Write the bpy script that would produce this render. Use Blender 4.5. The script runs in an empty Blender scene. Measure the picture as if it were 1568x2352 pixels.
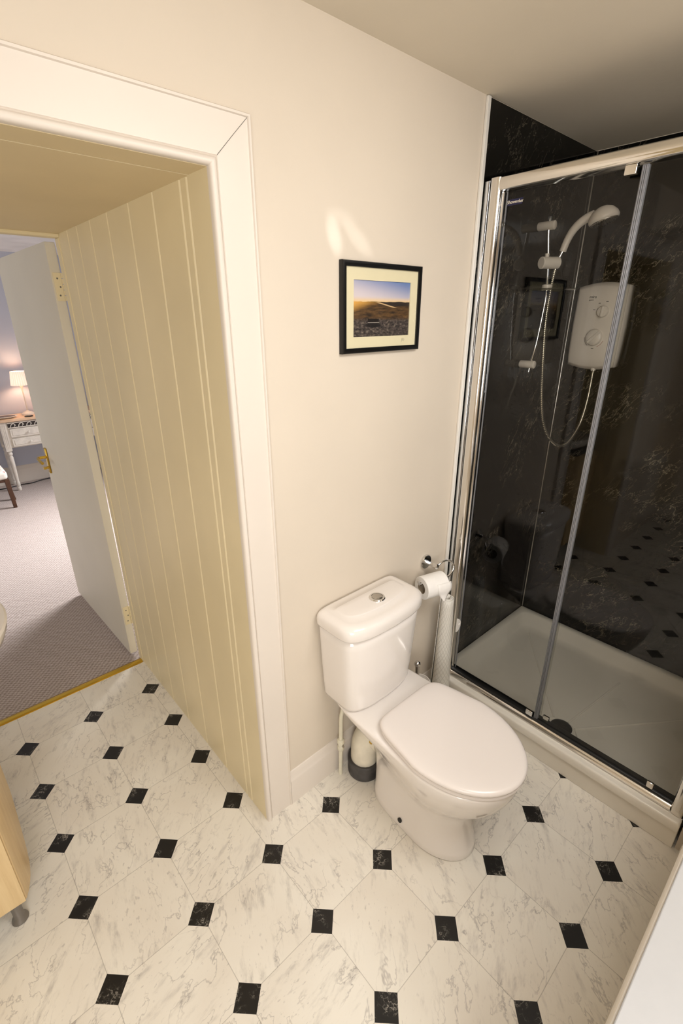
import bpy, bmesh, math, random
from mathutils import Vector, Matrix
random.seed(7)
PI = math.pi
SC = bpy.context.scene
COL = SC.collection

# ------------------------------------------------------------------ camera, world, light, exposure
cam_d = bpy.data.cameras.new('camera')
cam_d.sensor_fit = 'VERTICAL'
cam_d.sensor_height = 36.0
cam_d.lens = 36.0 * 1096.35 / 2352.0
cam_d.clip_start = 0.02
cam = bpy.data.objects.new('camera', cam_d)
COL.objects.link(cam)
RR = ((0.74186593, -0.67054262, -0.00274483), (-0.25779294, -0.28142989, -0.92430515), (0.61901353, 0.6864181, -0.3816444))
CAM = Vector((-0.5902, -1.0695, 1.7106))
m = Matrix.Identity(4)
for i in range(3):
    m[i][0] = RR[0][i]; m[i][1] = -RR[1][i]; m[i][2] = -RR[2][i]; m[i][3] = CAM[i]
cam.matrix_world = m
SC.camera = cam

SC.view_settings.view_transform = 'Standard'
SC.view_settings.look = 'None'
SC.view_settings.gamma = 1.0
SC.view_settings.use_curve_mapping = False
SC.view_settings.exposure = 0.17

world = bpy.data.worlds.new('world'); SC.world = world
world.use_nodes = True
bg = world.node_tree.nodes['Background']
bg.inputs[0].default_value = (0.80, 0.88, 1.0, 1); bg.inputs[1].default_value = 1.0

def area(name, loc, target, sx, sy, power, color):
    l = bpy.data.lights.new(name, 'AREA'); l.shape = 'RECTANGLE'; l.size = sx; l.size_y = sy
    l.energy = power; l.color = color
    o = bpy.data.objects.new(name, l); COL.objects.link(o)
    o.location = loc
    o.rotation_euler = (Vector(target) - Vector(loc)).to_track_quat('-Z', 'Y').to_euler()
    return o
LAMP_POS = (0.30, -0.95, 2.335)
LAMP_EMIT = 12.0
area('added_key_bathroom', (0.28, -1.25, 2.27), (0.40, -0.45, 0.2), 0.9, 0.6, 18, (0.99, 0.985, 0.99))  # soft key added below the ceiling, no fixture of its own
area('added_fill_bathroom', (-1.25, -1.86, 1.45), (0.35, -0.25, 0.5), 0.8, 1.0, 26, (1.0, 0.985, 0.97))  # fill added behind the camera to lift the closed room
area('added_fill_bedroom', (-2.5, 2.9, 1.4), (0.1, 3.6, 1.2), 1.0, 1.2, 16, (1.0, 0.98, 0.95))  # fill added to brighten the door leaf, no window on this side
area('daylight_bedroom_window', (1.93, 3.3, 1.75), (-0.1, 3.0, 0.0), 1.2, 0.8, 46, (0.97, 0.97, 1.0)).data.spread = math.radians(90)

def glint(loc, target, tilt, length, width, power):
    # added spots without a fixture: narrow slanting light streaks on the wall
    l = bpy.data.lights.new('added_streak_spot', 'SPOT'); l.energy = power; l.color = (0.95, 0.97, 1.0)
    l.spot_size = math.radians(width); l.spot_blend = 1.0; l.shadow_soft_size = 0.004
    o = bpy.data.objects.new('added_streak_spot', l); COL.objects.link(o)
    o.location = loc
    q = (Vector(target) - Vector(loc)).to_track_quat('-Z', 'Y').to_matrix() @ Matrix.Rotation(math.radians(tilt), 3, 'Z')
    o.rotation_euler = q.to_euler(); o.scale = (1.0, length/width, 1.0)
glint((-1.3, -1.5, 1.3), (0.352, 0.0, 1.900), 14, 2.9, 1.0, 120.0)
glint((-1.3, -1.5, 1.3), (0.440, 0.0, 1.900), 36, 3.0, 0.9, 75.0)
glint((-1.3, -1.5, 1.3), (0.375, 0.0, 1.945), 60, 2.4, 1.1, 45.0)

# ------------------------------------------------------------------ materials
def lin(c):
    return tuple(((v/255.0)/12.92 if v/255.0 <= 0.04045 else ((v/255.0+0.055)/1.055)**2.4) for v in c) + (1.0,)
class NT:
    def __init__(s, name):
        s.m = bpy.data.materials.new(name); s.m.use_nodes = True
        s.t = s.m.node_tree; s.b = s.t.nodes['Principled BSDF']; s.out = s.t.nodes['Material Output']
    def n(s, typ, **kw):
        x = s.t.nodes.new(typ)
        for k, v in kw.items(): setattr(x, k, v)
        return x
    def put(s, sock, v):
        if hasattr(v, 'node'): s.t.links.new(v, sock)
        else: sock.default_value = v
    def math(s, op, a, b=0.0, c=0.0):
        x = s.n('ShaderNodeMath', operation=op)
        s.put(x.inputs[0], a); s.put(x.inputs[1], b); s.put(x.inputs[2], c)
        return x.outputs[0]
    def mix(s, f, a, b):
        x = s.n('ShaderNodeMix', data_type='RGBA'); s.put(x.inputs[0], f); s.put(x.inputs[6], a); s.put(x.inputs[7], b)
        return x.outputs[2]
    def ramp(s, f, stops):
        x = s.n('ShaderNodeValToRGB'); e = x.color_ramp.elements
        while len(e) < len(stops): e.new(0.5)
        for i, (p, c) in enumerate(stops): e[i].position = p; e[i].color = c
        s.put(x.inputs[0], f); return x.outputs[0]
    def fac(s, f, lo, hi):
        x = s.n('ShaderNodeMapRange', interpolation_type='SMOOTHSTEP'); s.put(x.inputs[0], f); s.put(x.inputs[1], lo); s.put(x.inputs[2], hi)
        return x.outputs[0]
    def obj(s): return s.n('ShaderNodeTexCoord').outputs['Object']
    def sep(s, v):
        x = s.n('ShaderNodeSeparateXYZ'); s.put(x.inputs[0], v); return x.outputs
    def comb(s, a, b, c):
        x = s.n('ShaderNodeCombineXYZ'); s.put(x.inputs[0], a); s.put(x.inputs[1], b); s.put(x.inputs[2], c); return x.outputs[0]
    def noise(s, vec, scale, detail=4.0, rough=0.5, dist=0.0):
        x = s.n('ShaderNodeTexNoise'); s.put(x.inputs['Vector'], vec); x.inputs['Scale'].default_value = scale
        x.inputs['Detail'].default_value = detail; x.inputs['Roughness'].default_value = rough; x.inputs['Distortion'].default_value = dist
        return x.outputs['Fac']
    def bump(s, h, strength, dist=0.01):
        x = s.n('ShaderNodeBump'); x.inputs['Strength'].default_value = strength; x.inputs['Distance'].default_value = dist
        s.put(x.inputs['Height'], h); s.t.links.new(x.outputs[0], s.b.inputs['Normal'])
    def set(s, **kw):
        for k, v in kw.items(): s.put(s.b.inputs[k.replace('_', ' ')], v)
        return s
def plain(name, rgb, rough=0.5, metal=0.0, spec=0.5, var=0.03, scale=6.0, bump=0.0, bscale=120.0, coat=0.0):
    k = NT(name); c = lin(rgb)
    v = k.obj()
    f = k.noise(v, scale, 3.0)
    d = tuple(max(0, x*(1-var*2)) for x in c[:3]) + (1,)
    u = tuple(min(1, x*(1+var*2)) for x in c[:3]) + (1,)
    k.set(Base_Color=k.ramp(f, [(0.3, d), (0.7, u)]), Roughness=rough, Metallic=metal)
    k.b.inputs['Specular IOR Level'].default_value = spec
    if coat: k.b.inputs['Coat Weight'].default_value = coat; k.b.inputs['Coat Roughness'].default_value = 0.04
    if bump: k.bump(k.noise(v, bscale, 3.0), bump, 0.004)
    return k.m
M = {}
M['wall'] = plain('wall_paint', (217, 205, 188), 0.75, spec=0.25, var=0.012, scale=2.5, bump=0.05, bscale=60)
M['ceil'] = plain('ceiling_paint', (226, 216, 198), 0.8, spec=0.2, var=0.02, scale=2.0, bump=0.1, bscale=40)
M['trim'] = plain('satin_trim_paint', (224, 214, 202), 0.42, spec=0.4, var=0.012, scale=3)
M['panel'] = plain('cream_panel_paint', (231, 216, 178), 0.45, spec=0.4, var=0.02, scale=3)
M['pass_ceil'] = plain('cream_soffit_paint', (222, 204, 165), 0.6, spec=0.3, var=0.02, scale=3)
M['doorpaint'] = plain('door_paint', (222, 214, 196), 0.5, spec=0.4, var=0.015, scale=2)
M['whitetrim'] = plain('white_plastic_trim', (226, 222, 214), 0.4, var=0.01)
M['ceramic'] = plain('white_ceramic', (236, 229, 222), 0.12, spec=0.5, var=0.006, scale=2, coat=0.3)
M['seatplastic'] = plain('white_toilet_seat_plastic', (234, 226, 220), 0.22, spec=0.45, var=0.006, scale=2)
M['tray'] = plain('white_acrylic_tray', (238, 231, 218), 0.25, spec=0.5, var=0.015, scale=3)
M['chrome'] = plain('polished_chrome', (228, 228, 228), 0.06, metal=1.0, var=0.01)
M['satinchrome'] = plain('satin_chrome', (190, 186, 180), 0.25, metal=1.0, var=0.02)
M['rail'] = plain('polished_aluminium', (232, 229, 224), 0.12, metal=1.0, var=0.01)
M['brass'] = plain('brass', (214, 178, 74), 0.22, metal=1.0, var=0.04)
M['blackrubber'] = plain('black_rubber', (16, 16, 15), 0.35, var=0.05)
M['greyseal'] = plain('grey_plastic_seal', (120, 120, 122), 0.28, spec=0.6, var=0.03)
M['whiteplastic'] = plain('white_plastic', (228, 222, 214), 0.3, var=0.01)
M['showerplastic'] = plain('shower_white_plastic', (224, 214, 202), 0.25, var=0.01)
M['darkgrey'] = plain('dark_grey_pipe_rubber', (70, 67, 66), 0.45, var=0.12, scale=30)
M['pipewhite'] = plain('white_waste_plastic', (232, 224, 205), 0.4, var=0.04, scale=20, bump=0.2, bscale=60)
M['pipecream'] = plain('cream_painted_pipe', (224, 218, 196), 0.4, var=0.03, scale=20)
M['paper'] = plain('tissue_paper', (244, 240, 234), 0.9, spec=0.1, var=0.01, scale=30, bump=0.15, bscale=250)
M['card'] = plain('cardboard_core', (150, 135, 115), 0.9, spec=0.1)
M['blackframe'] = plain('black_painted_frame', (14, 13, 12), 0.28, var=0.05)
M['mount'] = plain('cream_mount_board', (232, 222, 186), 0.85, spec=0.1, var=0.008)
M['birchdark'] = None
M['greysteel'] = plain('grey_metal_foot', (140, 136, 132), 0.35, metal=0.8, var=0.03)
M['recess'] = plain('grey_recess', (110, 106, 98), 0.6)
M['worktop'] = plain('white_worktop', (172, 171, 170), 0.4, var=0.008, scale=40)
M['cupboard'] = plain('cream_cupboard_panel', (232, 224, 210), 0.4, var=0.01)
M['bedwall'] = plain('blue_grey_bedroom_paint', (193, 196, 208), 0.8, spec=0.2, var=0.015, scale=2)
M['bedceil'] = plain('bedroom_ceiling_paint', (238, 238, 238), 0.85, spec=0.1)
M['deskwhite'] = plain('distressed_white_wood', (226, 218, 206), 0.5, var=0.05, scale=25)
M['deskdark'] = plain('dark_fretwork_backing', (58, 50, 46), 0.7)
M['desktop'] = plain('limed_desk_top', (226, 190, 156), 0.4, var=0.05, scale=14)
M['darkwood'] = plain('dark_brown_wood', (74, 44, 26), 0.35, var=0.12, scale=20)
M['blackplastic'] = plain('black_plastic', (20, 19, 19), 0.4)
M['lampcream'] = plain('cream_lamp_base', (232, 220, 204), 0.4)
M['navy'] = plain('navy_sticker', (16, 18, 60), 0.3)
M['print_text'] = plain('white_lettering', (235, 225, 205), 0.4)
M['dark_text'] = plain('dark_lettering', (52, 48, 44), 0.5)
M['red_text'] = plain('red_lettering', (150, 60, 38), 0.5)

def glass_mat(name, tint, gloss=1.0, ior=1.5):
    k = NT(name); k.t.nodes.remove(k.b)
    tr = k.n('ShaderNodeBsdfTransparent'); tr.inputs[0].default_value = tint
    gl = k.n('ShaderNodeBsdfGlossy'); gl.inputs['Roughness'].default_value = 0.01
    fr = k.n('ShaderNodeFresnel'); fr.inputs[0].default_value = ior
    geo = k.n('ShaderNodeNewGeometry')
    f = k.math('MULTIPLY', fr.outputs[0], k.math('SUBTRACT', 1.0, geo.outputs['Backfacing']))
    f = k.math('MULTIPLY', f, gloss)
    mx = k.n('ShaderNodeMixShader'); k.put(mx.inputs[0], f)
    k.t.links.new(tr.outputs[0], mx.inputs[1]); k.t.links.new(gl.outputs[0], mx.inputs[2])
    k.t.links.new(mx.outputs[0], k.out.inputs[0])
    return k.m
M['glass'] = glass_mat('clear_shower_glass', (0.90, 0.90, 0.885, 1), 0.85)
M['pictureglass'] = glass_mat('picture_glass', (0.97, 0.97, 0.97, 1), 0.7, 1.4)
M['clearplastic'] = glass_mat('clear_plastic', (0.62, 0.61, 0.58, 1), 1.6)
M['windowglass'] = glass_mat('window_glass', (0.98, 0.98, 0.98, 1), 0.5)

def vinyl():
    k = NT('marble_octagon_vinyl')
    o = k.sep(k.obj())
    P = 0.265
    X = k.math('ADD', k.math('DIVIDE', o[0], P), 0.2)
    Y = k.math('ADD', k.math('DIVIDE', o[1], P), 0.44)
    fx = k.math('SUBTRACT', X, k.math('ROUND', X)); fy = k.math('SUBTRACT', Y, k.math('ROUND', Y))
    ax = k.math('ABSOLUTE', fx); ay = k.math('ABSOLUTE', fy)
    dia = k.math('ADD', ax, ay)
    isdot = k.math('LESS_THAN', dia, 0.168)
    line = k.math('LESS_THAN', k.math('MINIMUM', ax, ay), 0.0036)
    cell = k.comb(k.math('FLOOR', X), k.math('FLOOR', Y), 0.0)
    wn = k.n('ShaderNodeTexWhiteNoise', noise_dimensions='3D'); k.put(wn.inputs[0], cell)
    off = k.n('ShaderNodeVectorMath', operation='MULTIPLY_ADD'); k.put(off.inputs[0], wn.outputs['Color']); off.inputs[1].default_value = (7, 7, 7)
    k.put(off.inputs[2], k.comb(X, Y, 0.0))
    v = off.outputs[0]
    # streak coordinates, turned a little differently inside each octagon
    rot = k.n('ShaderNodeVectorRotate', rotation_type='Z_AXIS'); k.put(rot.inputs['Vector'], v)
    k.put(rot.inputs['Angle'], k.math('ADD', -0.75, k.math('MULTIPLY', k.math('SUBTRACT', k.sep(wn.outputs['Color'])[1], 0.5), 1.5)))
    sv = k.sep(rot.outputs[0])
    def st(a, b): return k.comb(k.math('MULTIPLY', sv[0], a), k.math('MULTIPLY', sv[1], b), sv[2])
    n1 = k.noise(st(2.0, 3.4), 1.0, 5.0, 0.56, 0.35)
    vein = k.fac(k.math('ABSOLUTE', k.math('SUBTRACT', n1, 0.5)), 0.016, 0.0)
    vmask = k.fac(k.noise(st(1.3, 1.7), 1.0, 2.0), 0.40, 0.56)
    n2 = k.noise(st(2.6, 8.0), 1.0, 6.0, 0.66)
    smear = k.fac(n2, 0.50, 0.80)
    n3 = k.noise(st(14.0, 30.0), 1.0, 3.0, 0.55)
    speck = k.math('MULTIPLY', k.fac(n3, 0.60, 0.72), k.fac(k.noise(st(2.2, 3.0), 1.0, 3.0), 0.42, 0.60))
    amt = k.math('ADD', k.math('MULTIPLY', k.math('MULTIPLY', vein, vmask), 0.45), k.math('ADD', k.math('MULTIPLY', smear, 0.55), k.math('MULTIPLY', speck, 0.42)))
    base = k.ramp(k.noise(v, 1.3, 2.0), [(0.3, lin((230, 222, 208))), (0.7, lin((238, 232, 219)))])
    white = k.mix(k.math('MINIMUM', amt, 0.85), base, lin((150, 142, 136)))
    white = k.mix(k.math('MULTIPLY', line, 0.42), white, lin((120, 112, 98)))
    # black marble dots with thin white veins
    dv = k.n('ShaderNodeVectorMath', operation='MULTIPLY_ADD')
    wn2 = k.n('ShaderNodeTexWhiteNoise', noise_dimensions='3D'); k.put(wn2.inputs[0], k.comb(k.math('ROUND', X), k.math('ROUND', Y), 3.0))
    k.put(dv.inputs[0], wn2.outputs['Color']); dv.inputs[1].default_value = (9, 9, 9); k.put(dv.inputs[2], k.comb(X, Y, 0.0))
    d1 = k.noise(dv.outputs[0], 9.0, 5.0, 0.6, 0.2)
    d2 = k.noise(dv.outputs[0], 5.0, 2.0)
    d3 = k.noise(dv.outputs[0], 22.0, 3.0, 0.6)
    dve = k.math('MULTIPLY', k.math('ADD', k.fac(k.math('ABSOLUTE', k.math('SUBTRACT', d1, 0.5)), 0.022, 0.0), k.math('MULTIPLY', k.fac(k.math('ABSOLUTE', k.math('SUBTRACT', d3, 0.5)), 0.03, 0.0), 0.2)), k.fac(d2, 0.44, 0.64))
    black = k.mix(k.math('MINIMUM', k.math('MULTIPLY', dve, 0.6), 0.9), lin((27, 25, 23)), lin((190, 182, 170)))
    colr = k.mix(isdot, white, black)
    k.set(Base_Color=colr, Roughness=0.38)
    k.b.inputs['Specular IOR Level'].default_value = 0.4
    k.bump(k.math('ADD', k.math('MULTIPLY', line, -1.0), k.math('MULTIPLY', k.noise(k.obj(), 140.0, 2.0), 0.35)), 0.10, 0.002)
    return k.m
M['vinyl'] = vinyl()

def carpet():
    k = NT('beige_loop_carpet')
    o = k.sep(k.obj())
    n = k.noise(k.obj(), 25.0, 3.0)
    u = k.math('ADD', k.math('MULTIPLY', k.math('ADD', o[0], o[1]), 340.0), k.math('MULTIPLY', n, 7.0))
    w = k.math('ADD', k.math('MULTIPLY', k.math('SUBTRACT', o[0], o[1]), 240.0), k.math('MULTIPLY', n, 5.0))
    h = k.math('ADD', k.math('MULTIPLY', k.math('SINE', u), 0.5), k.math('MULTIPLY', k.math('SINE', w), 0.5))
    h2 = k.math('ADD', k.math('MULTIPLY', h, 0.35), k.math('MULTIPLY', k.noise(k.obj(), 260.0, 2.0), 0.9))
    c = k.ramp(h2, [(0.1, lin((148, 134, 125))), (0.75, lin((198, 185, 178)))])
    k.set(Base_Color=c, Roughness=0.95); k.b.inputs['Specular IOR Level'].default_value = 0.1
    k.bump(h2, 0.6, 0.004)
    return k.m
M['carpet'] = carpet()

def black_marble():
    k = NT('black_marble_laminate')
    v = k.obj()
    sv = k.sep(v)
    # veins run on a slant across the sheets: u lies across them, w along them
    h = k.math('SUBTRACT', sv[0], sv[1])
    u = k.math('SUBTRACT', k.math('MULTIPLY', h, 0.80), k.math('MULTIPLY', sv[2], 0.60))
    w = k.math('ADD', k.math('MULTIPLY', h, 0.60), k.math('MULTIPLY', sv[2], 0.80))
    def st(a, b): return k.comb(k.math('MULTIPLY', u, a), k.math('MULTIPLY', w, b), k.math('ADD', sv[0], 3.0))
    n1 = k.noise(st(13.0, 5.0), 1.0, 6.0, 0.62, 0.25)
    n2 = k.noise(st(4.0, 3.0), 1.0, 3.0, 0.6)
    n3 = k.noise(st(34.0, 11.0), 1.0, 4.0, 0.6, 0.2)
    ve = k.math('MULTIPLY', k.fac(k.math('ABSOLUTE', k.math('SUBTRACT', n1, 0.5)), 0.010, 0.0), k.fac(n2, 0.50, 0.64))
    ve2 = k.math('MULTIPLY', k.fac(k.math('ABSOLUTE', k.math('SUBTRACT', n3, 0.52)), 0.010, 0.0), k.fac(n2, 0.44, 0.62))
    c = k.mix(k.math('MINIMUM', k.math('ADD', k.math('MULTIPLY', ve, 0.62), k.math('MULTIPLY', ve2, 0.36)), 1.0), lin((9, 8, 7)), lin((158, 146, 124)))
    k.set(Base_Color=c, Roughness=0.06); k.b.inputs['Specular IOR Level'].default_value = 0.28
    return k.m
M['blackmarble'] = black_marble()

def birch():
    k = NT('birch_veneer')
    s = k.sep(k.obj())
    v = k.comb(k.math('MULTIPLY', s[0], 30.0), k.math('MULTIPLY', s[1], 30.0), k.math('MULTIPLY', s[2], 1.6))
    f = k.noise(v, 2.0, 4.0, 0.6, 0.3)
    k.set(Base_Color=k.ramp(f, [(0.25, lin((202, 172, 124))), (0.75, lin((224, 198, 152)))]), Roughness=0.38)
    return k.m
M['birch'] = birch()

def mat_weave():
    k = NT('quilted_bath_mat_rubber')
    s = k.sep(k.obj())
    ang = k.math('MULTIPLY', k.math('ARCTAN2', s[1], s[0]), 0.05)
    a = k.math('ADD', k.math('MULTIPLY', ang, 1.0), k.math('MULTIPLY', s[2], 0.85))
    b = k.math('SUBTRACT', k.math('MULTIPLY', ang, 1.0), k.math('MULTIPLY', s[2], 0.85))
    T = 0.026
    fa = k.math('ABSOLUTE', k.math('SUBTRACT', k.math('FRACT', k.math('DIVIDE', a, T)), 0.5))
    fb = k.math('ABSOLUTE', k.math('SUBTRACT', k.math('FRACT', k.math('DIVIDE', b, T)), 0.5))
    g = k.math('MAXIMUM', k.fac(fa, 0.40, 0.49), k.fac(fb, 0.40, 0.49))
    k.set(Base_Color=k.mix(k.math('MULTIPLY', g, 0.34), lin((236, 231, 220)), lin((150, 138, 116))), Roughness=0.5)
    k.bump(k.math('MULTIPLY', g, -1.0), 0.5, 0.003)
    return k.m
M['bathmat'] = mat_weave()

def hose_mat():
    k = NT('ribbed_metal_hose'); s = k.n('ShaderNodeTexCoord').outputs['Generated']
    z = k.sep(s)[2]; y = k.sep(s)[1]; x = k.sep(s)[0]
    w = k.math('SINE', k.math('MULTIPLY', k.math('ADD', z, k.math('MULTIPLY', x, 0.4)), 700.0))
    k.set(Base_Color=k.ramp(w, [(0.0, lin((120, 112, 96))), (0.8, lin((232, 224, 206)))]), Metallic=0.85, Roughness=0.25)
    return k.m
M['hose'] = hose_mat()

def floral():
    k = NT('floral_upholstery'); v = k.obj()
    f = k.noise(v, 28.0, 3.0, 0.6)
    k.set(Base_Color=k.ramp(f, [(0.40, lin((228, 220, 208))), (0.60, lin((232, 226, 216))), (0.66, lin((196, 150, 140)))]), Roughness=0.9)
    return k.m
M['floral'] = floral()

def shade_mat():
    k = NT('lit_lamp_shade')
    s = k.sep(k.obj())
    w = k.math('SINE', k.math('MULTIPLY', k.math('ARCTAN2', s[1], s[0]), 26.0))
    k.set(Base_Color=lin((250, 226, 208)), Roughness=0.9)
    k.b.inputs['Emission Color'].default_value = lin((255, 222, 196))
    k.put(k.b.inputs['Emission Strength'], k.math('ADD', 0.62, k.math('MULTIPLY', w, 0.12)))
    return k.m
M['shade'] = shade_mat()
def opal():
    k = NT('opal_lamp_glass'); k.set(Base_Color=(1, 1, 1, 1), Roughness=0.3)
    k.b.inputs['Emission Color'].default_value = (1.0, 0.92, 0.82, 1); k.b.inputs['Emission Strength'].default_value = LAMP_EMIT
    return k.m
M['opal'] = opal()

def photo_print(x0, x1, z0, z1):
    k = NT('sunset_moorland_photo_print')
    s = k.sep(k.obj())
    u = k.math('DIVIDE', k.math('SUBTRACT', s[0], x0), x1-x0); v = k.math('DIVIDE', k.math('SUBTRACT', s[2], z0), z1-z0)
    uv = k.comb(u, v, 0.0)
    # sky: blue at the upper right, pale towards the left and the horizon
    sky = k.mix(k.fac(k.math('ADD', k.math('MULTIPLY', u, 0.55), k.math('MULTIPLY', k.math('SUBTRACT', v, 0.62), 2.2)), 0.22, 1.45), lin((224, 212, 214)), lin((104, 132, 186)))
    sky = k.mix(k.fac(v, 0.74, 0.62), sky, lin((240, 206, 150)))
    hz = k.math('ADD', 0.635, k.math('MULTIPLY', k.math('SUBTRACT', k.noise(k.comb(k.math('MULTIPLY', u, 3.0), 0.3, 0.0), 1.4, 3.0), 0.5), 0.07))
    land_n = k.noise(k.comb(k.math('MULTIPLY', u, 5.0), k.math('MULTIPLY', v, 16.0), 0.0), 1.2, 5.0, 0.6)
    land = k.ramp(land_n, [(0.35, lin((46, 34, 24))), (0.55, lin((96, 70, 40))), (0.75, lin((128, 96, 58)))])
    glow = k.fac(k.math('ADD', k.math('MULTIPLY', u, 1.4), k.math('ABSOLUTE', k.math('MULTIPLY', k.math('SUBTRACT', v, 0.62), 3.4))), 0.75, 0.0)
    land = k.mix(k.math('MULTIPLY', glow, 0.9), land, lin((238, 178, 84)))
    hill = k.math('MULTIPLY', k.fac(v, 0.545, 0.56), k.fac(k.math('ADD', u, k.math('MULTIPLY', v, 0.6)), 0.78, 0.92))
    land = k.mix(k.math('MULTIPLY', hill, 0.85), land, lin((44, 38, 36)))
    # a bright river winding down from the horizon
    rc = k.math('ADD', 0.42, k.math('MULTIPLY', k.math('SUBTRACT', 0.62, v), 3.4))
    river = k.math('MULTIPLY', k.fac(k.math('ABSOLUTE', k.math('SUBTRACT', u, rc)), 0.05, 0.02), k.math('MULTIPLY', k.fac(v, 0.52, 0.54), k.fac(v, 0.63, 0.61)))
    land = k.mix(river, land, lin((214, 180, 130)))
    fg_n = k.noise(k.comb(k.math('MULTIPLY', u, 14.0), k.math('MULTIPLY', v, 16.0), 2.0), 1.6, 5.0, 0.65)
    fg = k.ramp(fg_n, [(0.35, lin((24, 20, 22))), (0.55, lin((84, 74, 68))), (0.75, lin((150, 138, 120)))])
    land = k.mix(k.fac(v, 0.36, 0.28), land, fg)
    # a dark bench in the left foreground
    def rect(u0, u1, v0, v1):
        a = k.math('MULTIPLY', k.math('GREATER_THAN', u, u0), k.math('LESS_THAN', u, u1))
        b = k.math('MULTIPLY', k.math('GREATER_THAN', v, v0), k.math('LESS_THAN', v, v1))
        return k.math('MULTIPLY', a, b)
    land = k.mix(k.math('MULTIPLY', k.fac(k.math('ADD', k.math('POWER', k.math('MULTIPLY', k.math('SUBTRACT', u, 0.35), 6.5), 2.0), k.math('POWER', k.math('MULTIPLY', k.math('SUBTRACT', v, 0.205), 22.0), 2.0)), 1.0, 0.5), 0.9), land, lin((14, 12, 13)))
    for r in ((0.25, 0.44, 0.265, 0.325), (0.25, 0.45, 0.235, 0.25), (0.25, 0.265, 0.19, 0.33), (0.425, 0.44, 0.19, 0.33)):
        land = k.mix(rect(*r), land, lin((26, 20, 16)))
    land = k.mix(rect(0.25, 0.45, 0.25, 0.262), land, lin((180, 170, 160)))
    c = k.mix(k.fac(k.math('SUBTRACT', v, hz), -0.006, 0.006), land, sky)
    k.set(Base_Color=c, Roughness=0.5)
    return k.m

# ------------------------------------------------------------------ mesh helpers (all coordinates are metres in the room)
ORG = {}
def nb(): return bmesh.new()
def box(bm, x0, x1, y0, y1, z0, z1):
    vs = [bm.verts.new((x, y, z)) for z in (z0, z1) for y in (y0, y1) for x in (x0, x1)]
    for f in ((0, 2, 3, 1), (4, 5, 7, 6), (0, 1, 5, 4), (2, 6, 7, 3), (0, 4, 6, 2), (1, 3, 7, 5)):
        bm.faces.new([vs[i] for i in f])
    return vs
def ring(bm, pts): return [bm.verts.new(p) for p in pts]
def loft(bm, rings, cap0=True, cap1=True, closed=True):
    R_ = [ring(bm, r) for r in rings]
    n = len(R_[0])
    for a, b in zip(R_[:-1], R_[1:]):
        for i in range(n if closed else n-1):
            j = (i+1) % n
            bm.faces.new((a[i], a[j], b[j], b[i]))
    if cap0: bm.faces.new(R_[0][::-1])
    if cap1: bm.faces.new(R_[-1])
    return R_
def frame_for(d):
    d = Vector(d).normalized()
    a = Vector((0, 0, 1)) if abs(d.z) < 0.9 else Vector((1, 0, 0))
    u = d.cross(a).normalized(); v = d.cross(u).normalized()
    return u, v
def lathe(bm, prof, origin, axis=(0, 0, 1), n=28, cap0=True, cap1=True):
    """prof: (radius, distance along the axis)"""
    o = Vector(origin); d = Vector(axis).normalized(); u, v = frame_for(d)
    rings = [[o + d*h + (u*math.cos(2*PI*i/n) + v*math.sin(2*PI*i/n))*max(r, 1e-5) for i in range(n)] for r, h in prof]
    loft(bm, rings, cap0, cap1)
def cyl(bm, p0, p1, r0, r1=None, n=24):
    p0 = Vector(p0); p1 = Vector(p1); L = (p1-p0).length
    lathe(bm, [(r0, 0), (r0 if r1 is None else r1, L)], p0, p1-p0, n)
def smooth_path(pts, sub=6):
    P = [Vector(p) for p in pts]; out = []
    for i in range(len(P)-1):
        p0 = P[max(i-1, 0)]; p1 = P[i]; p2 = P[i+1]; p3 = P[min(i+2, len(P)-1)]
        for s in range(sub):
            t = s/sub
            out.append(0.5*((2*p1) + (p2-p0)*t + (2*p0-5*p1+4*p2-p3)*t*t + (3*p1-p0-3*p2+p3)*t**3))
    out.append(P[-1]); return out
def tube(bm, pts, r, n=12, radii=None):
    P = [Vector(p) for p in pts]
    u = None; rings = []
    for i, p in enumerate(P):
        d = (P[min(i+1, len(P)-1)] - P[max(i-1, 0)]).normalized()
        if u is None: u, v = frame_for(d)
        else:
            u = (u - d*u.dot(d)).normalized()
        v = d.cross(u)
        rr = radii[i] if radii else r
        rings.append([p + (u*math.cos(2*PI*k/n) + v*math.sin(2*PI*k/n))*rr for k in range(n)])
    loft(bm, rings)
def sphere(bm, c, r, sx=1, sy=1, sz=1, n=20):
    prof = [(r*math.sin(PI*i/(n//2)), -r*math.cos(PI*i/(n//2))) for i in range(n//2+1)]
    vs0 = set(bm.verts)
    lathe(bm, prof, (0, 0, 0), (0, 0, 1), n, False, False)
    nv = [v for v in bm.verts if v not in vs0]
    for v in nv: v.co = Vector((v.co.x*sx, v.co.y*sy, v.co.z*sz)) + Vector(c)
    bmesh.ops.remove_doubles(bm, verts=nv, dist=1e-4)
def egg(cx, yf, yw, yb, hwf, hwb, z, e=0.4, n=56):
    """plan outline: half ellipse to the front (-y), squarish to the back"""
    out = []
    h = n//2
    for i in range(h):
        t = PI*i/h
        out.append((cx + hwf*math.cos(t), yw - (yw-yf)*math.sin(t), z))
    for i in range(h):
        t = PI + PI*i/h
        c, s = math.cos(t), abs(math.sin(t))
        k = s**e
        hw = hwf + (hwb-hwf)*k
        out.append((cx + hw*math.copysign(abs(c)**e, c), yw + (yb-yw)*k, z))
    return out
def finish(bm): bmesh.ops.recalc_face_normals(bm, faces=bm.faces[:])
def origin_of(o):
    x = Vector((0, 0, 0))
    while o is not None:
        x += ORG.get(o.name, Vector((0, 0, 0))); o = o.parent
    return x
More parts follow.
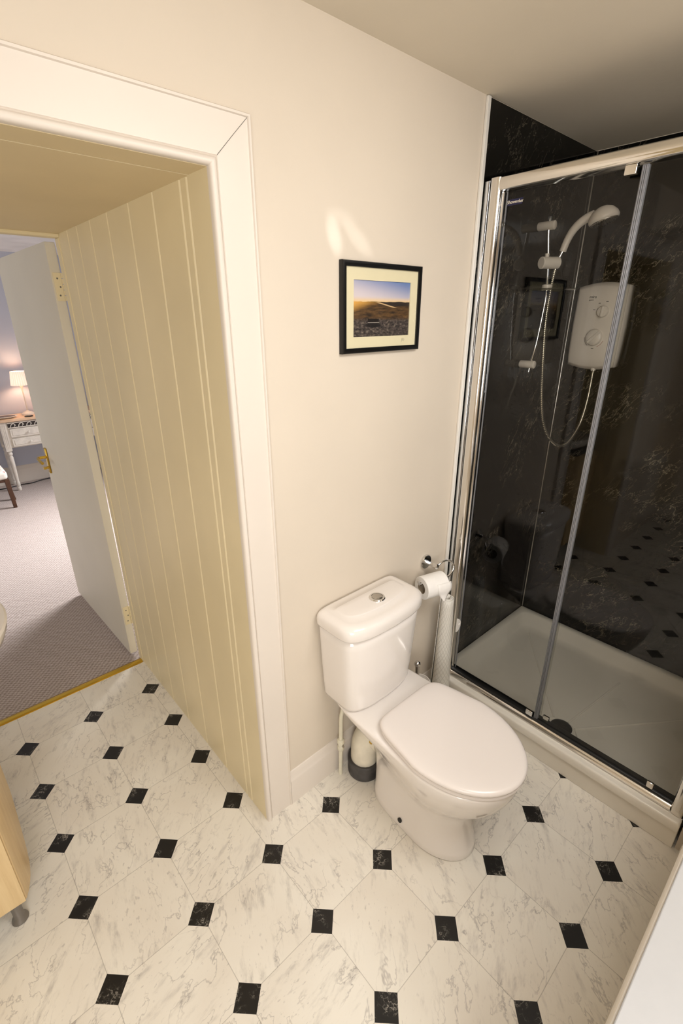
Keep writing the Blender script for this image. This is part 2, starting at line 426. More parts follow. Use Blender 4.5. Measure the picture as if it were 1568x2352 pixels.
def obj(name, bm, mat, parent=None, smooth=False, bevel=0.0, seg=2, sub=0, kind=None, angle=35):
    finish(bm)
    me = bpy.data.meshes.new(name)
    if parent is not None:
        w = origin_of(parent)
        bmesh.ops.translate(bm, verts=bm.verts[:], vec=-w)
    bm.to_mesh(me); bm.free()
    o = bpy.data.objects.new(name, me); COL.objects.link(o)
    if parent is not None: o.parent = parent
    me.materials.append(mat)
    if bevel:
        b = o.modifiers.new('bevel', 'BEVEL'); b.width = bevel; b.segments = seg; b.limit_method = 'ANGLE'; b.angle_limit = math.radians(angle)
    if sub:
        s = o.modifiers.new('subdivision', 'SUBSURF'); s.levels = sub; s.render_levels = sub
    if smooth or bevel:
        for p in me.polygons: p.use_smooth = True
        try: me.set_sharp_from_angle(angle=math.radians(180 if smooth == 'all' else 42))
        except Exception: pass
    ORG[o.name] = Vector((0, 0, 0))
    if kind: o['kind'] = kind
    return o
def struct(name, bm, mat, **kw):
    par = kw.get('parent')
    return obj(name, bm, mat, kind=None if par else 'structure', **kw)
def thing(name, label, cat, loc, group=None):
    o = bpy.data.objects.new(name, None); COL.objects.link(o)
    o.empty_display_size = 0.1
    o.location = loc; ORG[o.name] = Vector(loc)
    o['label'] = label; o['category'] = cat
    if group: o['group'] = group
    return o
def single(name, bm, mat, label, cat, loc, group=None, **kw):
    bmesh.ops.translate(bm, verts=bm.verts[:], vec=-Vector(loc))
    o = obj(name, bm, mat, **kw)
    o.location = loc; ORG[o.name] = Vector(loc)
    o['label'] = label; o['category'] = cat
    if group: o['group'] = group
    return o
def text_bm(body, size, mtx, extrude=0.0004, shear=0.0):
    cu = bpy.data.curves.new('lettering_curve', 'FONT'); cu.body = body; cu.size = size; cu.extrude = extrude; cu.shear = shear
    cu.align_x = 'CENTER'; cu.align_y = 'CENTER'
    o = bpy.data.objects.new('lettering_temporary', cu); COL.objects.link(o)
    dg = bpy.context.evaluated_depsgraph_get(); dg.update()
    me = bpy.data.meshes.new_from_object(o.evaluated_get(dg))
    bm = nb(); bm.from_mesh(me); bm.transform(mtx)
    bpy.data.objects.remove(o); bpy.data.curves.remove(cu); bpy.data.meshes.remove(me)
    return bm
def basis(o, x, y):
    x = Vector(x).normalized(); y = Vector(y).normalized(); z = x.cross(y)
    mm = Matrix.Identity(4)
    for i in range(3): mm[i][0] = x[i]; mm[i][1] = y[i]; mm[i][2] = z[i]; mm[i][3] = o[i]
    return mm

# ------------------------------------------------------------------ the setting: bathroom
H = 2.335          # bathroom ceiling
XL, XR = -2.2, 1.80   # left wall, back of the shower
YN = -1.95         # wall behind the camera
PX = -1.05         # left side of the deep door passage
YB = 1.20          # bedroom end of the passage
PZ = 1.995         # passage soffit

b = nb(); box(b, XL-0.1, XR+0.1, YN-0.1, YB-0.015, -0.06, 0.0)
struct('floor', b, M['vinyl'])
b = nb(); box(b, XL-0.1, XR+0.1, YN-0.1, 0.05, H, H+0.08)
struct('ceiling', b, M['ceil'])
b = nb()
box(b, 0.02, XR+0.1, 0.0, YB, 0.0, H)
box(b, PX-0.02, 0.02, 0.0, YB, PZ+0.015, H)
box(b, XL-0.1, PX-0.02, 0.0, YB, 0.0, H)
struct('wall_far', b, M['wall'])
b = nb(); box(b, XL-0.1, XL, YN-0.1, 0.0, 0.0, H); struct('wall_left', b, M['wall'])
b = nb()
wx0, wx1, wz0, wz1 = -1.65, -0.85, 0.95, 1.95
box(b, XL-0.1, wx0, YN-0.1, YN, 0.0, H); box(b, wx1, XR+0.1, YN-0.1, YN, 0.0, H)
box(b, wx0, wx1, YN-0.1, YN, 0.0, wz0); box(b, wx0, wx1, YN-0.1, YN, wz1, H)
struct('wall_near', b, M['wall'])
b = nb(); box(b, 0.99, XR+0.1, YN, -1.035, 0.0, H); struct('wall_right', b, M['wall'])
b = nb()
for a in ((wx0, wx0+0.05, wz0, wz1), (wx1-0.05, wx1, wz0, wz1), (wx0+0.05, wx1-0.05, wz0, wz0+0.05), (wx0+0.05, wx1-0.05, wz1-0.05, wz1)):
    box(b, a[0], a[1], YN-0.08, YN-0.03, a[2], a[3])
w2 = struct('window_added', b, M['trim'], bevel=0.004)  # unseen window, added to go with the fill behind the camera
b = nb(); box(b, wx0+0.05, wx1-0.05, YN-0.06, YN-0.055, wz0+0.05, wz1-0.05)
obj('pane', b, M['windowglass'], w2)

# boarded right side of the passage: V-jointed planks, running 1.18 m deep
ys = [1.175, 1.055, 0.939, 0.792, 0.628, 0.452, 0.2865, 0.1305, 0.0945]
prof = [(0.0, 0.0)]
for y in sorted(ys[1:]):
    prof += [(y-0.0035, 0.0), (y-0.0015, 0.0045), (y+0.0015, 0.0045), (y+0.0035, 0.0015), (y+0.006, 0.0)]
prof += [(1.18, 0.0), (1.18, 0.02), (0.0, 0.02)]
b = nb()
loft(b, [[(x, y, z) for y, x in prof] for z in (0.0, PZ+0.01)])
struct('wall_passage_right', b, M['panel'])
b = nb(); box(b, PX-0.02, PX, 0.0, YB-0.02, 0.0, PZ+0.01); struct('wall_passage_left', b, M['panel'])
b = nb()
box(b, PX-0.02, 0.02, 0.085, YB, PZ, PZ+0.015)
box(b, PX-0.02, 0.02, 0.0, 0.083, PZ+0.001, PZ+0.015)
struct('ceiling_passage', b, M['pass_ceil'])

# architrave: one moulded profile run up the right leg, across the head and down the left leg
AP = [(0.0, 0.0), (0.0, 0.010), (0.002, 0.015), (0.006, 0.0185), (0.011, 0.0185), (0.015, 0.015), (0.017, 0.010), (0.0185, 0.0085), (0.0205, 0.0115),
      (0.098, 0.0125), (0.0995, 0.0165), (0.104, 0.0165), (0.106, 0.013), (0.106, 0.0)]
b = nb()
zt = PZ+0.002
path = [lambda u, d: (0.0+u, -d, 0.0), lambda u, d: (0.0+u, -d, zt+u), lambda u, d: (PX-u, -d, zt+u), lambda u, d: (PX-u, -d, 0.0)]
loft(b, [[f(u, d) for u, d in AP] for f in path])
arch = struct('trim_1', b, M['trim'], smooth=True)
b = nb(); tube(b, [(0.020, -0.0122, zt+0.020), (0.060, -0.0125, zt+0.0605), (0.098, -0.0128, zt+0.098)], 0.0006, 6)
mj = obj('mitre_joint', b, M['recess'], arch); mj['label'] = 'fine open mitre joint at the corner'
# door lining with stops at the bedroom end of the passage
b = nb()
box(b, -0.004, 0.02, 1.172, 1.215, 0.0, PZ-0.012); box(b, PX, 0.02, 1.172, 1.215, PZ-0.012, PZ+0.002)
box(b, PX, -0.90, 1.15, 1.24, 0.0, PZ-0.012)
struct('trim_2', b, M['panel'], bevel=0.003)
# skirting on the toilet wall
SP = [(0.0, 0.0), (0.016, 0.0), (0.016, 0.112), (0.014, 0.118), (0.010, 0.124), (0.009, 0.134), (0.006, 0.142), (0.004, 0.148), (0.0, 0.150)]
b = nb(); loft(b, [[(x, -d, z) for d, z in SP] for x in (0.106, 0.968)])
struct('baseboard_far', b, M['trim'], smooth=True)

# black laminate shower walls and their metal and plastic trims
b = nb(); box(b, 0.994, XR, -0.006, -0.0005, 0.10, H-0.004); struct('wall_shower_left', b, M['blackmarble'])
b = nb(); box(b, XR-0.006, XR-0.0005, -1.034, -0.007, 0.10, H-0.004); struct('wall_shower_back', b, M['blackmarble'])
b = nb(); box(b, 0.998, XR-0.007, -1.0345, -1.029, 0.10, H-0.004); struct('wall_shower_right', b, M['blackmarble'])
b = nb(); box(b, XR, XR+0.1, YN, 0.0, 0.0, H); struct('wall_back', b, M['wall'])
b = nb(); box(b, 0.978, 0.995, -0.010, -0.0004, 0.13, H-0.002); struct('trim_3', b, M['whitetrim'], bevel=0.002)
b = nb(); box(b, XR-0.016, XR-0.006, -0.016, -0.006, 0.13, H-0.004); struct('trim_4', b, M['satinchrome'], bevel=0.004)

# ------------------------------------------------------------------ the setting: bedroom beyond the door
BX0, BX1, BY, BZ = -2.6, 2.0, 5.06, 2.293
b = nb(); box(b, BX0, BX1, YB-0.012, BY, -0.05, 0.002); struct('floor_bedroom', b, M['carpet'])
b = nb(); box(b, BX0-0.1, BX1+0.1, YB+0.001, BY+0.1, BZ, BZ+0.1); struct('ceiling_bedroom', b, M['bedceil'])
b = nb(); box(b, BX0, BX1, BY, BY+0.1, 0.0, BZ); struct('wall_bedroom_far', b, M['bedwall'])
b = nb(); box(b, BX0-0.1, BX0, YB, BY+0.1, 0.0, BZ); struct('wall_bedroom_left', b, M['bedwall'])
b = nb()
box(b, BX0-0.1, XL-0.1, YB-0.05, YB, 0.0, BZ)
struct('wall_bedroom_near', b, M['bedwall'])
b = nb()
y0, y1, z0, z1 = 2.65, 3.95, 0.8, 2.1
box(b, BX1, BX1+0.1, YB, y0, 0, BZ); box(b, BX1, BX1+0.1, y1, BY, 0, BZ); box(b, BX1, BX1+0.1, y0, y1, 0, z0); box(b, BX1, BX1+0.1, y0, y1, z1, BZ)
struct('wall_bedroom_right', b, M['bedwall'])
b = nb()
for a in ((y0, y0+0.05, z0, z1), (y1-0.05, y1, z0, z1), (y0+0.05, y1-0.05, z0, z0+0.05), (y0+0.05, y1-0.05, z1-0.05, z1), (3.28, 3.32, z0+0.05, z1-0.05)):
    box(b, BX1+0.03, BX1+0.08, a[0], a[1], a[2], a[3])
w1 = struct('window_1', b, M['trim'])
b = nb(); box(b, BX1+0.05, BX1+0.055, y0+0.05, y1-0.05, z0+0.05, z1-0.05); obj('pane', b, M['windowglass'], w1)
b = nb(); loft(b, [[(x, BY-d, z*1.25) for d, z in SP] for x in (BX0, BX1)]); struct('baseboard_bedroom', b, M['trim'], smooth=True)

# the open door leaf, hinged on the right of the passage, swung into the bedroom
DY0, DY1 = 1.247, 2.112
def door_x(y): return -0.036 + (y-DY0)*(-0.030)
b = nb()
za, zb = 0.022, 1.975
loft(b, [[(door_x(DY0), DY0, z), (door_x(DY0)+0.037, DY0, z), (door_x(DY1)+0.037, DY1, z), (door_x(DY1), DY1, z)] for z in (za, zb)])
door = struct('door_1', b, M['doorpaint'], bevel=0.002)
def hinge(z0, z1):
    b = nb(); box(b, -0.030, 0.000, DY0-0.0018, DY0+0.001, z0, z1)
    h = obj('hinge', b, M['panel'], door, bevel=0.0008); h['label'] = 'painted butt hinge'
    b = nb()
    for i in range(5):
        a = z0 + (z1-z0)*i/5
        cyl(b, (0.0015, DY0-0.004, a+0.001), (0.0015, DY0-0.004, a+(z1-z0)/5-0.001), 0.0045, n=12)
    obj('knuckle', b, M['panel'], h, smooth=True)
    b = nb()
    for i in range(3):
        sphere(b, (-0.016 + (0.006 if i == 1 else 0), DY0-0.0018, z0 + (z1-z0)*(0.2+0.3*i)), 0.0035, 1, 0.3, 1, 10)
    obj('screw', b, M['recess'], h, smooth=True)
hinge(1.765, 1.868); hinge(0.205, 0.312)
hx = door_x(2.05)
b = nb(); box(b, hx-0.009, hx-0.0002, 2.032, 2.072, 0.862, 1.010)
plate = obj('handle_plate', b, M['brass'], door, bevel=0.004); plate['label'] = 'brass lever handle plate'
b = nb(); cyl(b, (hx-0.006, 2.052, 0.958), (hx-0.050, 2.052, 0.958), 0.009, 0.008)
tube(b, smooth_path([(hx-0.044, 2.056, 0.958), (hx-0.052, 2.035, 0.958), (hx-0.053, 1.99, 0.955), (hx-0.050, 1.945, 0.950)]), 0.0075)
obj('lever', b, M['brass'], plate, smooth=True)
b = nb(); cyl(b, (hx-0.006, 2.052, 0.895), (hx-0.024, 2.052, 0.895), 0.007); box(b, hx-0.034, hx-0.022, 2.040, 2.064, 0.889, 0.901)
obj('thumb_turn', b, M['brass'], plate, smooth=True)
b = nb(); loft(b, [[(x, 1.165, 0.0), (x, 1.170, 0.005), (x, 1.186, 0.0075), (x, 1.202, 0.005), (x, 1.207, 0.0)] for x in (-0.90, -0.004)])
single('threshold_strip', b, M['brass'], 'brass threshold strip between the marble vinyl and the beige carpet', 'threshold strip', (-0.45, 1.187, 0.0), smooth=True)

# ------------------------------------------------------------------ ceiling lamp over the room (above the frame)
lx, ly, lz = LAMP_POS
t = thing('ceiling_lamp', 'round opal glass lamp fixed to the bathroom ceiling', 'lamp', (lx, ly, lz-0.11))
b = nb(); lathe(b, [(0.13, 0), (0.13, 0.02), (0.125, 0.024)], (lx, ly, lz-0.026), (0, 0, 1), 36); obj('base_plate', b, M['whiteplastic'], t, smooth=True)
b = nb(); lathe(b, [(0.001, 0.0), (0.05, 0.006), (0.085, 0.022), (0.108, 0.05), (0.115, 0.078), (0.113, 0.083)], (lx, ly, lz-0.109), (0, 0, 1), 36, True, True); obj('glass_dome', b, M['opal'], t, smooth=True)

# ------------------------------------------------------------------ toilet
TX = 0.447
t = thing('toilet', 'white close-coupled toilet with its lid closed against the cream wall', 'toilet', (TX, -0.36, 0.0))
b = nb()
def pan_ring(z, yf, yw, yb, hf, hb, e=0.45): return egg(TX, yf, yw, yb, hf, hb, z, e)
rings = [pan_ring(0.0, -0.572, -0.42, -0.175, 0.110, 0.100), pan_ring(0.006, -0.575, -0.42, -0.173, 0.113, 0.102), pan_ring(0.03, -0.572, -0.42, -0.172, 0.109, 0.098),
         pan_ring(0.07, -0.562, -0.41, -0.17, 0.100, 0.090), pan_ring(0.12, -0.552, -0.40, -0.168, 0.096, 0.084), pan_ring(0.17, -0.552, -0.40, -0.166, 0.099, 0.084),
         pan_ring(0.205, -0.566, -0.41, -0.164, 0.109, 0.087), pan_ring(0.235, -0.590, -0.42, -0.160, 0.124, 0.092), pan_ring(0.265, -0.618, -0.42, -0.145, 0.140, 0.097),
         pan_ring(0.300, -0.643, -0.43, -0.115, 0.157, 0.104, 0.42), pan_ring(0.335, -0.661, -0.43, -0.075, 0.169, 0.118, 0.38), pan_ring(0.365, -0.672, -0.44, -0.04, 0.177, 0.140, 0.33),
         pan_ring(0.390, -0.678, -0.44, -0.022, 0.181, 0.158, 0.30), pan_ring(0.412, -0.679, -0.44, -0.016, 0.182, 0.166, 0.26), pan_ring(0.4185, -0.677, -0.44, -0.017, 0.180, 0.164, 0.26), pan_ring(0.4205, -0.670, -0.44, -0.022, 0.174, 0.158, 0.26), pan_ring(0.4208, -0.60, -0.44, -0.08, 0.12, 0.10, 0.4)]
loft(b, rings)
obj('pan', b, M['ceramic'], t, smooth='all')
b = nb()
sx = TX+0.008
def lid_rings(zz, inset):
    return egg(sx, -0.690+inset, -0.44, -0.243-inset, 0.1905-inset, 0.158-inset, zz, 0.27)
loft(b, [lid_rings(0.421, 0.006), lid_rings(0.424, 0.003), lid_rings(0.432, 0.003), lid_rings(0.435, 0.005)])
obj('seat', b, M['seatplastic'], t, smooth=True)
b = nb()
loft(b, [lid_rings(0.4365, 0.006), lid_rings(0.438, 0.002), lid_rings(0.443, 0.0), lid_rings(0.448, 0.001), lid_rings(0.4525, 0.005), lid_rings(0.455, 0.012), lid_rings(0.4565, 0.022), lid_rings(0.4570, 0.06), lid_rings(0.4562, 0.10), lid_rings(0.4558, 0.135)])
obj('lid', b, M['seatplastic'], t, smooth='all')
# cistern: flat back, bowed front, rounded corners, narrower at the foot
CX = 0.434
def cist(z, hw, yf, yb=-0.004, e=0.42, bow=0.018):
    out = []
    n = 64
    yc = (yf+yb)/2
    for i in range(n):
        t_ = 2*PI*i/n
        c, s = math.cos(t_), math.sin(t_)
        x = hw*math.copysign(abs(c)**e, c)
        if s < 0: y = yc - (yc-yf)*abs(s)**e; y += -bow*(1-(x/hw)**2) if abs(s) > 0.2 else -bow*(1-(x/hw)**2)*abs(s)/0.2
        else: y = yc + (yb-yc)*abs(s)**(0.18); x = hw*math.copysign(abs(c)**0.2, c)
        out.append((CX+x, y, z))
    return out
b = nb()
loft(b, [cist(0.4215, 0.148, -0.148), cist(0.428, 0.156, -0.158), cist(0.444, 0.161, -0.163), cist(0.50, 0.166, -0.166), cist(0.60, 0.173, -0.171), cist(0.70, 0.179, -0.175), cist(0.748, 0.181, -0.176)])
cistern = obj('cistern', b, M['ceramic'], t, smooth='all')
b = nb()
def lidc(z, d): return cist(z, 0.191-d, -0.187+d, -0.003-d*0.6, 0.42, 0.018)
rr_ = [lidc(0.748, 0.008), lidc(0.749, 0.002), lidc(0.754, 0.0), lidc(0.775, 0.0), lidc(0.786, 0.0025), lidc(0.794, 0.009), lidc(0.799, 0.019), lidc(0.8005, 0.030)]
# raised lozenge panel in the lid top
def loz(z, g): return [(CX+0.004+(x-CX)*g*0.93, -0.094+(y+0.094)*g*0.80, zz) for x, y, zz in cist(z, 0.160, -0.148, -0.034, 0.75, 0.010)]
loft(b, rr_ + [loz(0.8000, 1.0), loz(0.8022, 0.965), loz(0.8032, 0.92), loz(0.8038, 0.5)])
cl_ = obj('cistern_lid', b, M['ceramic'], t, smooth='all')
b = nb(); lathe(b, [(0.028, 0.0), (0.0285, 0.003), (0.026, 0.006), (0.021, 0.0065), (0.0205, 0.004)], (0.449, -0.100, 0.8030), n=32)
fb = obj('flush_button', b, M['chrome'], t, smooth=True); fb['label'] = 'round chrome dual flush button'
b = nb(); lathe(b, [(0.0195, 0.0), (0.0195, 0.004), (0.016, 0.0065), (0.004, 0.0075)], (0.449, -0.100, 0.8055), n=28); obj('button_plunger', b, M['satinchrome'], fb, smooth=True)
b = nb(); lathe(b, [(0.0085, 0.0), (0.0085, 0.004), (0.004, 0.0045)], (TX-0.1055, -0.345, 0.034), (-0.97, 0, 0.22), n=18)
bc = obj('bolt_cap', b, M['blackplastic'], t, smooth=True); bc['label'] = 'dark fixing hole in the side of the foot'
# outlet spigot of the pan
b = nb(); cyl(b, (TX+0.004, -0.19, 0.195), (TX+0.004, -0.125, 0.195), 0.049); obj('outlet', b, M['ceramic'], t, smooth=True)

# waste connector and soil collar behind the pan
t = thing('waste_pipe', 'white elbow waste pipe in a dark grey floor collar behind the toilet', 'pipe', (0.415, -0.088, 0.0))
b = nb()
tube(b, smooth_path([(0.451, -0.150, 0.195), (0.446, -0.125, 0.197), (0.430, -0.100, 0.185), (0.418, -0.090, 0.150), (0.415, -0.088, 0.10), (0.415, -0.088, 0.05)], 5), 0.054, 24,
     )
obj('elbow', b, M['pipewhite'], t, smooth=True)
b = nb(); cyl(b, (0.449, -0.158, 0.195), (0.448, -0.135, 0.196), 0.058, n=28); obj('connector_sleeve', b, M['pipewhite'], t, smooth=True)
b = nb(); box(b, 0.385, 0.4, -0.152, -0.140, 0.205, 0.235); tg = obj('brass_tag', b, M['brass'], t, bevel=0.001); tg['label'] = 'small brass coloured tag'
b = nb(); lathe(b, [(0.060, 0.0), (0.066, 0.004), (0.066, 0.020), (0.063, 0.024), (0.063, 0.048), (0.067, 0.052), (0.067, 0.068), (0.064, 0.072), (0.056, 0.070)], (0.415, -0.088, 0.0), n=36)
cs = obj('collar', b, M['darkgrey'], t, smooth=True); cs['label'] = 'dark grey rubber soil collar'
# water feed
t = thing('water_pipe', 'thin cream painted water pipe rising from the floor beside the skirting', 'pipe', (0.329, -0.040, 0.0))
b = nb(); tube(b, smooth_path([(0.329, -0.040, 0.0), (0.330, -0.040, 0.10), (0.331, -0.040, 0.20), (0.333, -0.040, 0.29), (0.338, -0.042, 0.325), (0.339, -0.046, 0.36), (0.338, -0.050, 0.4205)], 4), 0.0078, 14)
obj('feed_pipe', b, M['pipecream'], t, smooth=True)
b = nb(); lathe(b, [(0.011, 0), (0.0135, 0.004), (0.0135, 0.018), (0.0105, 0.021), (0.0105, 0.034), (0.0145, 0.038), (0.0145, 0.052), (0.010, 0.056)], (0.3305, -0.040, 0.128), n=10)
obj('isolating_valve', b, M['pipecream'], t, smooth=True)
b = nb(); cyl(b, (0.33, -0.052, 0.155), (0.33, -0.058, 0.155), 0.004, n=10); obj('valve_screw', b, M['satinchrome'], t, smooth=True)

# ------------------------------------------------------------------ paper holder, roll, brush, bath mat
t = thing('toilet_roll_holder', 'chrome hooked toilet roll holder on the wall above the rolled mat', 'toilet roll holder', (0.838, 0.0, 0.766))
b = nb(); lathe(b, [(0.031, 0.0), (0.0315, 0.006), (0.029, 0.010), (0.012, 0.011)], (0.838, -0.0003, 0.766), (0, -1, 0), 36); obj('wall_plate', b, M['chrome'], t, smooth=True)
b = nb(); lathe(b, [(0.0095, 0.0), (0.0095, 0.038), (0.0115, 0.041), (0.0115, 0.056), (0.007, 0.060)], (0.838, -0.008, 0.766), (0, -1, 0), 20); obj('post', b, M['chrome'], t, smooth=True)
RY, RZ = -0.0765, 0.703      # axis of the roll
HB = RZ+0.019
RYAW = -math.radians(15)
def ry(p):
    x, y, z = p; c, s_ = math.cos(RYAW), math.sin(RYAW)
    return (0.796+(x-0.796)*c-(y-RY)*s_, RY+(x-0.796)*s_+(y-RY)*c, z)
def ryaw(bm):
    for v in bm.verts: v.co = Vector(ry(v.co))
b = nb(); tube(b, smooth_path([(0.840, -0.062, 0.766), (0.866, -0.066, 0.779), (0.892, -0.074, 0.781), (0.908, -0.086, 0.768), (0.908, -0.096, 0.745), ry((0.876, RY, HB+0.001)), ry((0.855, RY, HB)), ry((0.79, RY, HB)), ry((0.738, RY, HB)), ry((0.730, RY, HB+0.006)), ry((0.726, RY, HB+0.020))], 5), 0.0045, 12)
obj('hook_arm', b, M['chrome'], t, smooth=True)
r0x, r1x = 0.744, 0.848
t = thing('toilet_roll', 'white toilet roll with a folded point hanging on the chrome holder', 'toilet roll', (0.796, RY, RZ-0.046))
b = nb()
Ro, Ri = 0.0475, 0.0235
n = 48
prof = [(Ri, r0x), (Ro-0.002, r0x), (Ro, r0x+0.002), (Ro, r1x-0.002), (Ro-0.002, r1x), (Ri, r1x), (Ri, r0x)]
loft(b, [[(x, RY+r*math.cos(2*PI*i/n), RZ+r*math.sin(2*PI*i/n)) for i in range(n)] for r, x in prof], False, False)
ryaw(b)
obj('paper', b, M['paper'], t, smooth=True)
b = nb()
loft(b, [[(x, RY+r*math.cos(2*PI*i/n), RZ+r*math.sin(2*PI*i/n)) for i in range(n)] for r, x in [(Ri-0.0005, r0x-0.0005), (Ri-0.0018, r0x-0.0005), (Ri-0.0018, r1x+0.0005), (Ri-0.0005, r1x+0.0005), (Ri-0.0005, r0x-0.0005)]], False, False)
ryaw(b)
core = obj('core', b, M['card'], t, smooth=True); core['label'] = 'brown cardboard tube'
b = nb()
rows = []
for i in range(9):
    f = i/8
    a = math.radians(150 + 62*min(f/0.55, 1.0))
    rad = Ro+0.0015+0.004*f
    y = RY + rad*math.cos(a); z = RZ + rad*math.sin(a)
    if f > 0.55: z -= (f-0.55)*0.075; y -= (f-0.55)*0.004
    tip = 0.826
    w = 1.0 - max(0, (f-0.35))/0.65*0.97
    rows.append([(tip + (r0x+0.045-tip)*w*(1-k/6) + (r1x+0.008-tip)*w*(k/6), y-0.003*math.sin(PI*k/6)*f, z+0.004*math.sin(k*1.7)*f*w) for k in range(7)])
R0 = [ring(b, r) for r in rows]
for a_, c_ in zip(R0[:-1], R0[1:]):
    for k in range(6): b.faces.new((a_[k], a_[k+1], c_[k+1], c_[k]))
ryaw(b)
fl = obj('folded_sheet', b, M['paper'], t, smooth='all')
so = fl.modifiers.new('thickness', 'SOLIDIFY'); so.thickness = 0.0008

t = thing('toilet_brush', 'toilet brush with a dark metal handle in a white holder behind the toilet', 'toilet brush', (0.728, -0.098, 0.0))
b = nb(); lathe(b, [(0.040, 0.0), (0.044, 0.004), (0.047, 0.26), (0.0475, 0.268), (0.044, 0.268), (0.042, 0.25)], (0.728, -0.098, 0.0), n=32); obj('holder', b, M['whiteplastic'], t, smooth=True)
b = nb(); cyl(b, (0.728, -0.098, 0.10), (0.708, -0.098, 0.362), 0.0085, n=16); obj('handle', b, M['satinchrome'], t, smooth=True)
b = nb(); sphere(b, (0.7072, -0.098, 0.372), 0.0135); obj('handle_ball', b, M['chrome'], t, smooth=True)

# rolled bath mat standing on end in the corner, wider at the foot
mb = Vector((0.904, -0.088, 0.0)); mt_ = Vector((0.912, -0.078, 0.590))
t = thing('rolled_bath_mat', 'cream quilted bath mat rolled and stood on end beside the shower', 'bath mat', tuple(mb))
b = nb()
turns, n = 2.6, 150
rows = []
for j in range(25):
    f = j/24
    c = mb.lerp(mt_, f)
    r_out = 0.054 + (0.032-0.054)*f**0.85
    row = []
    for i in range(n):
        a = -turns*2*PI*i/(n-1)
        rr = r_out*(1-0.46*i/(n-1))
        row.append((c.x+rr*math.cos(a+2.2), c.y+rr*math.sin(a+2.2)*0.92, c.z + (0.012*(i/(n-1)) if j == 24 else 0)))
    rows.append(row)
R0 = [ring(b, r) for r in rows]
for a_, c_ in zip(R0[:-1], R0[1:]):
    for k in range(n-1): b.faces.new((a_[k], a_[k+1], c_[k+1], c_[k]))
sh = obj('rolled_sheet', b, M['bathmat'], t, smooth='all')
so = sh.modifiers.new('thickness', 'SOLIDIFY'); so.thickness = 0.003; so.offset = -1
b = nb()
tabo = Vector((0.934, -0.122, 0.462))
pts = [(0.0, -0.034), (0.010, -0.034), (0.020, -0.024), (0.027, -0.008), (0.027, 0.010), (0.020, 0.024), (0.010, 0.032), (0.0, 0.038)]
loft(b, [[(tabo.x+u, tabo.y+dy-0.10*u, tabo.z+v) for u, v in pts] for dy in (0.0, 0.003)])
tab = obj('suction_tab', b, M['whiteplastic'], t, bevel=0.001); tab['label'] = 'pale suction tab'
b = nb(); lathe(b, [(0.006, 0), (0.006, 0.002), (0.003, 0.003)], (tabo.x+0.017, tabo.y-0.0015, tabo.z+0.002), (0, -1, 0), 14); obj('eyelet', b, M['paper'], tab, smooth=True)

# ------------------------------------------------------------------ framed photograph
fx0, fx1, fz0, fz1 = 0.3675, 0.7010, 1.6065, 1.8475
t = thing('framed_picture', 'black framed sunset landscape photograph hanging on the cream wall', 'picture', ((fx0+fx1)/2, 0.0, fz0))
FP = [(0.0, 0.0), (0.0, 0.0135), (0.0015, 0.0155), (0.005, 0.016), (0.012, 0.0152), (0.0145, 0.0142), (0.0145, 0.009), (0.0145, 0.0)]
b = nb()
cor = [(fx0, fz0, 1, 1), (fx1, fz0, -1, 1), (fx1, fz1, -1, -1), (fx0, fz1, 1, -1)]
rg = [[(x+u*sx_, -d-0.0006, z+u*sz_) for u, d in FP] for x, z, sx_, sz_ in cor]
loft(b, rg + [rg[0]], False, False)
bmesh.ops.remove_doubles(b, verts=b.verts[:], dist=1e-5)
obj('frame', b, M['blackframe'], t, smooth=True)
b = nb()
ix0, ix1, iz0, iz1 = fx0+0.0145, fx1-0.0145, fz0+0.0145, fz1-0.0145
mw, mwz = 0.0315, 0.0320
for a in ((ix0, ix0+mw, iz0, iz1), (ix1-mw, ix1, iz0, iz1), (ix0+mw, ix1-mw, iz0, iz0+mwz-0.002), (ix0+mw, ix1-mw, iz1-mwz, iz1)):
    box(b, a[0], a[1], -0.010, -0.007, a[2], a[3])
mo = obj('mount', b, M['mount'], t)
b = nb()
px0, px1, pz0, pz1 = ix0+mw, ix1-mw, iz0+mwz-0.002, iz1-mwz
box(b, px0-0.004, px1+0.004, -0.0068, -0.006, pz0-0.004, pz1+0.004)
tw = origin_of(t)
obj('photograph', b, photo_print(px0-tw.x, px1-tw.x, pz0-tw.z, pz1-tw.z), t)
b = nb(); box(b, ix0, ix1, -0.0135, -0.0120, iz0, iz1); obj('glazing', b, M['pictureglass'], t)
b = nb()
sgx, sgz = px1-0.034, iz0+0.016
tube(b, [(sgx+u*0.001, -0.0103, sgz+v*0.001) for u, v in [(0, -6), (1, 2), (2, 6), (4, 3), (2, 0), (5, -1), (6, 4), (8, 6), (10, 3), (7, -1), (9, -3), (12, 0), (14, 3)]], 0.0002, 5)
sg = obj('signature', b, M['dark_text'], mo); sg['label'] = 'pencilled signature'

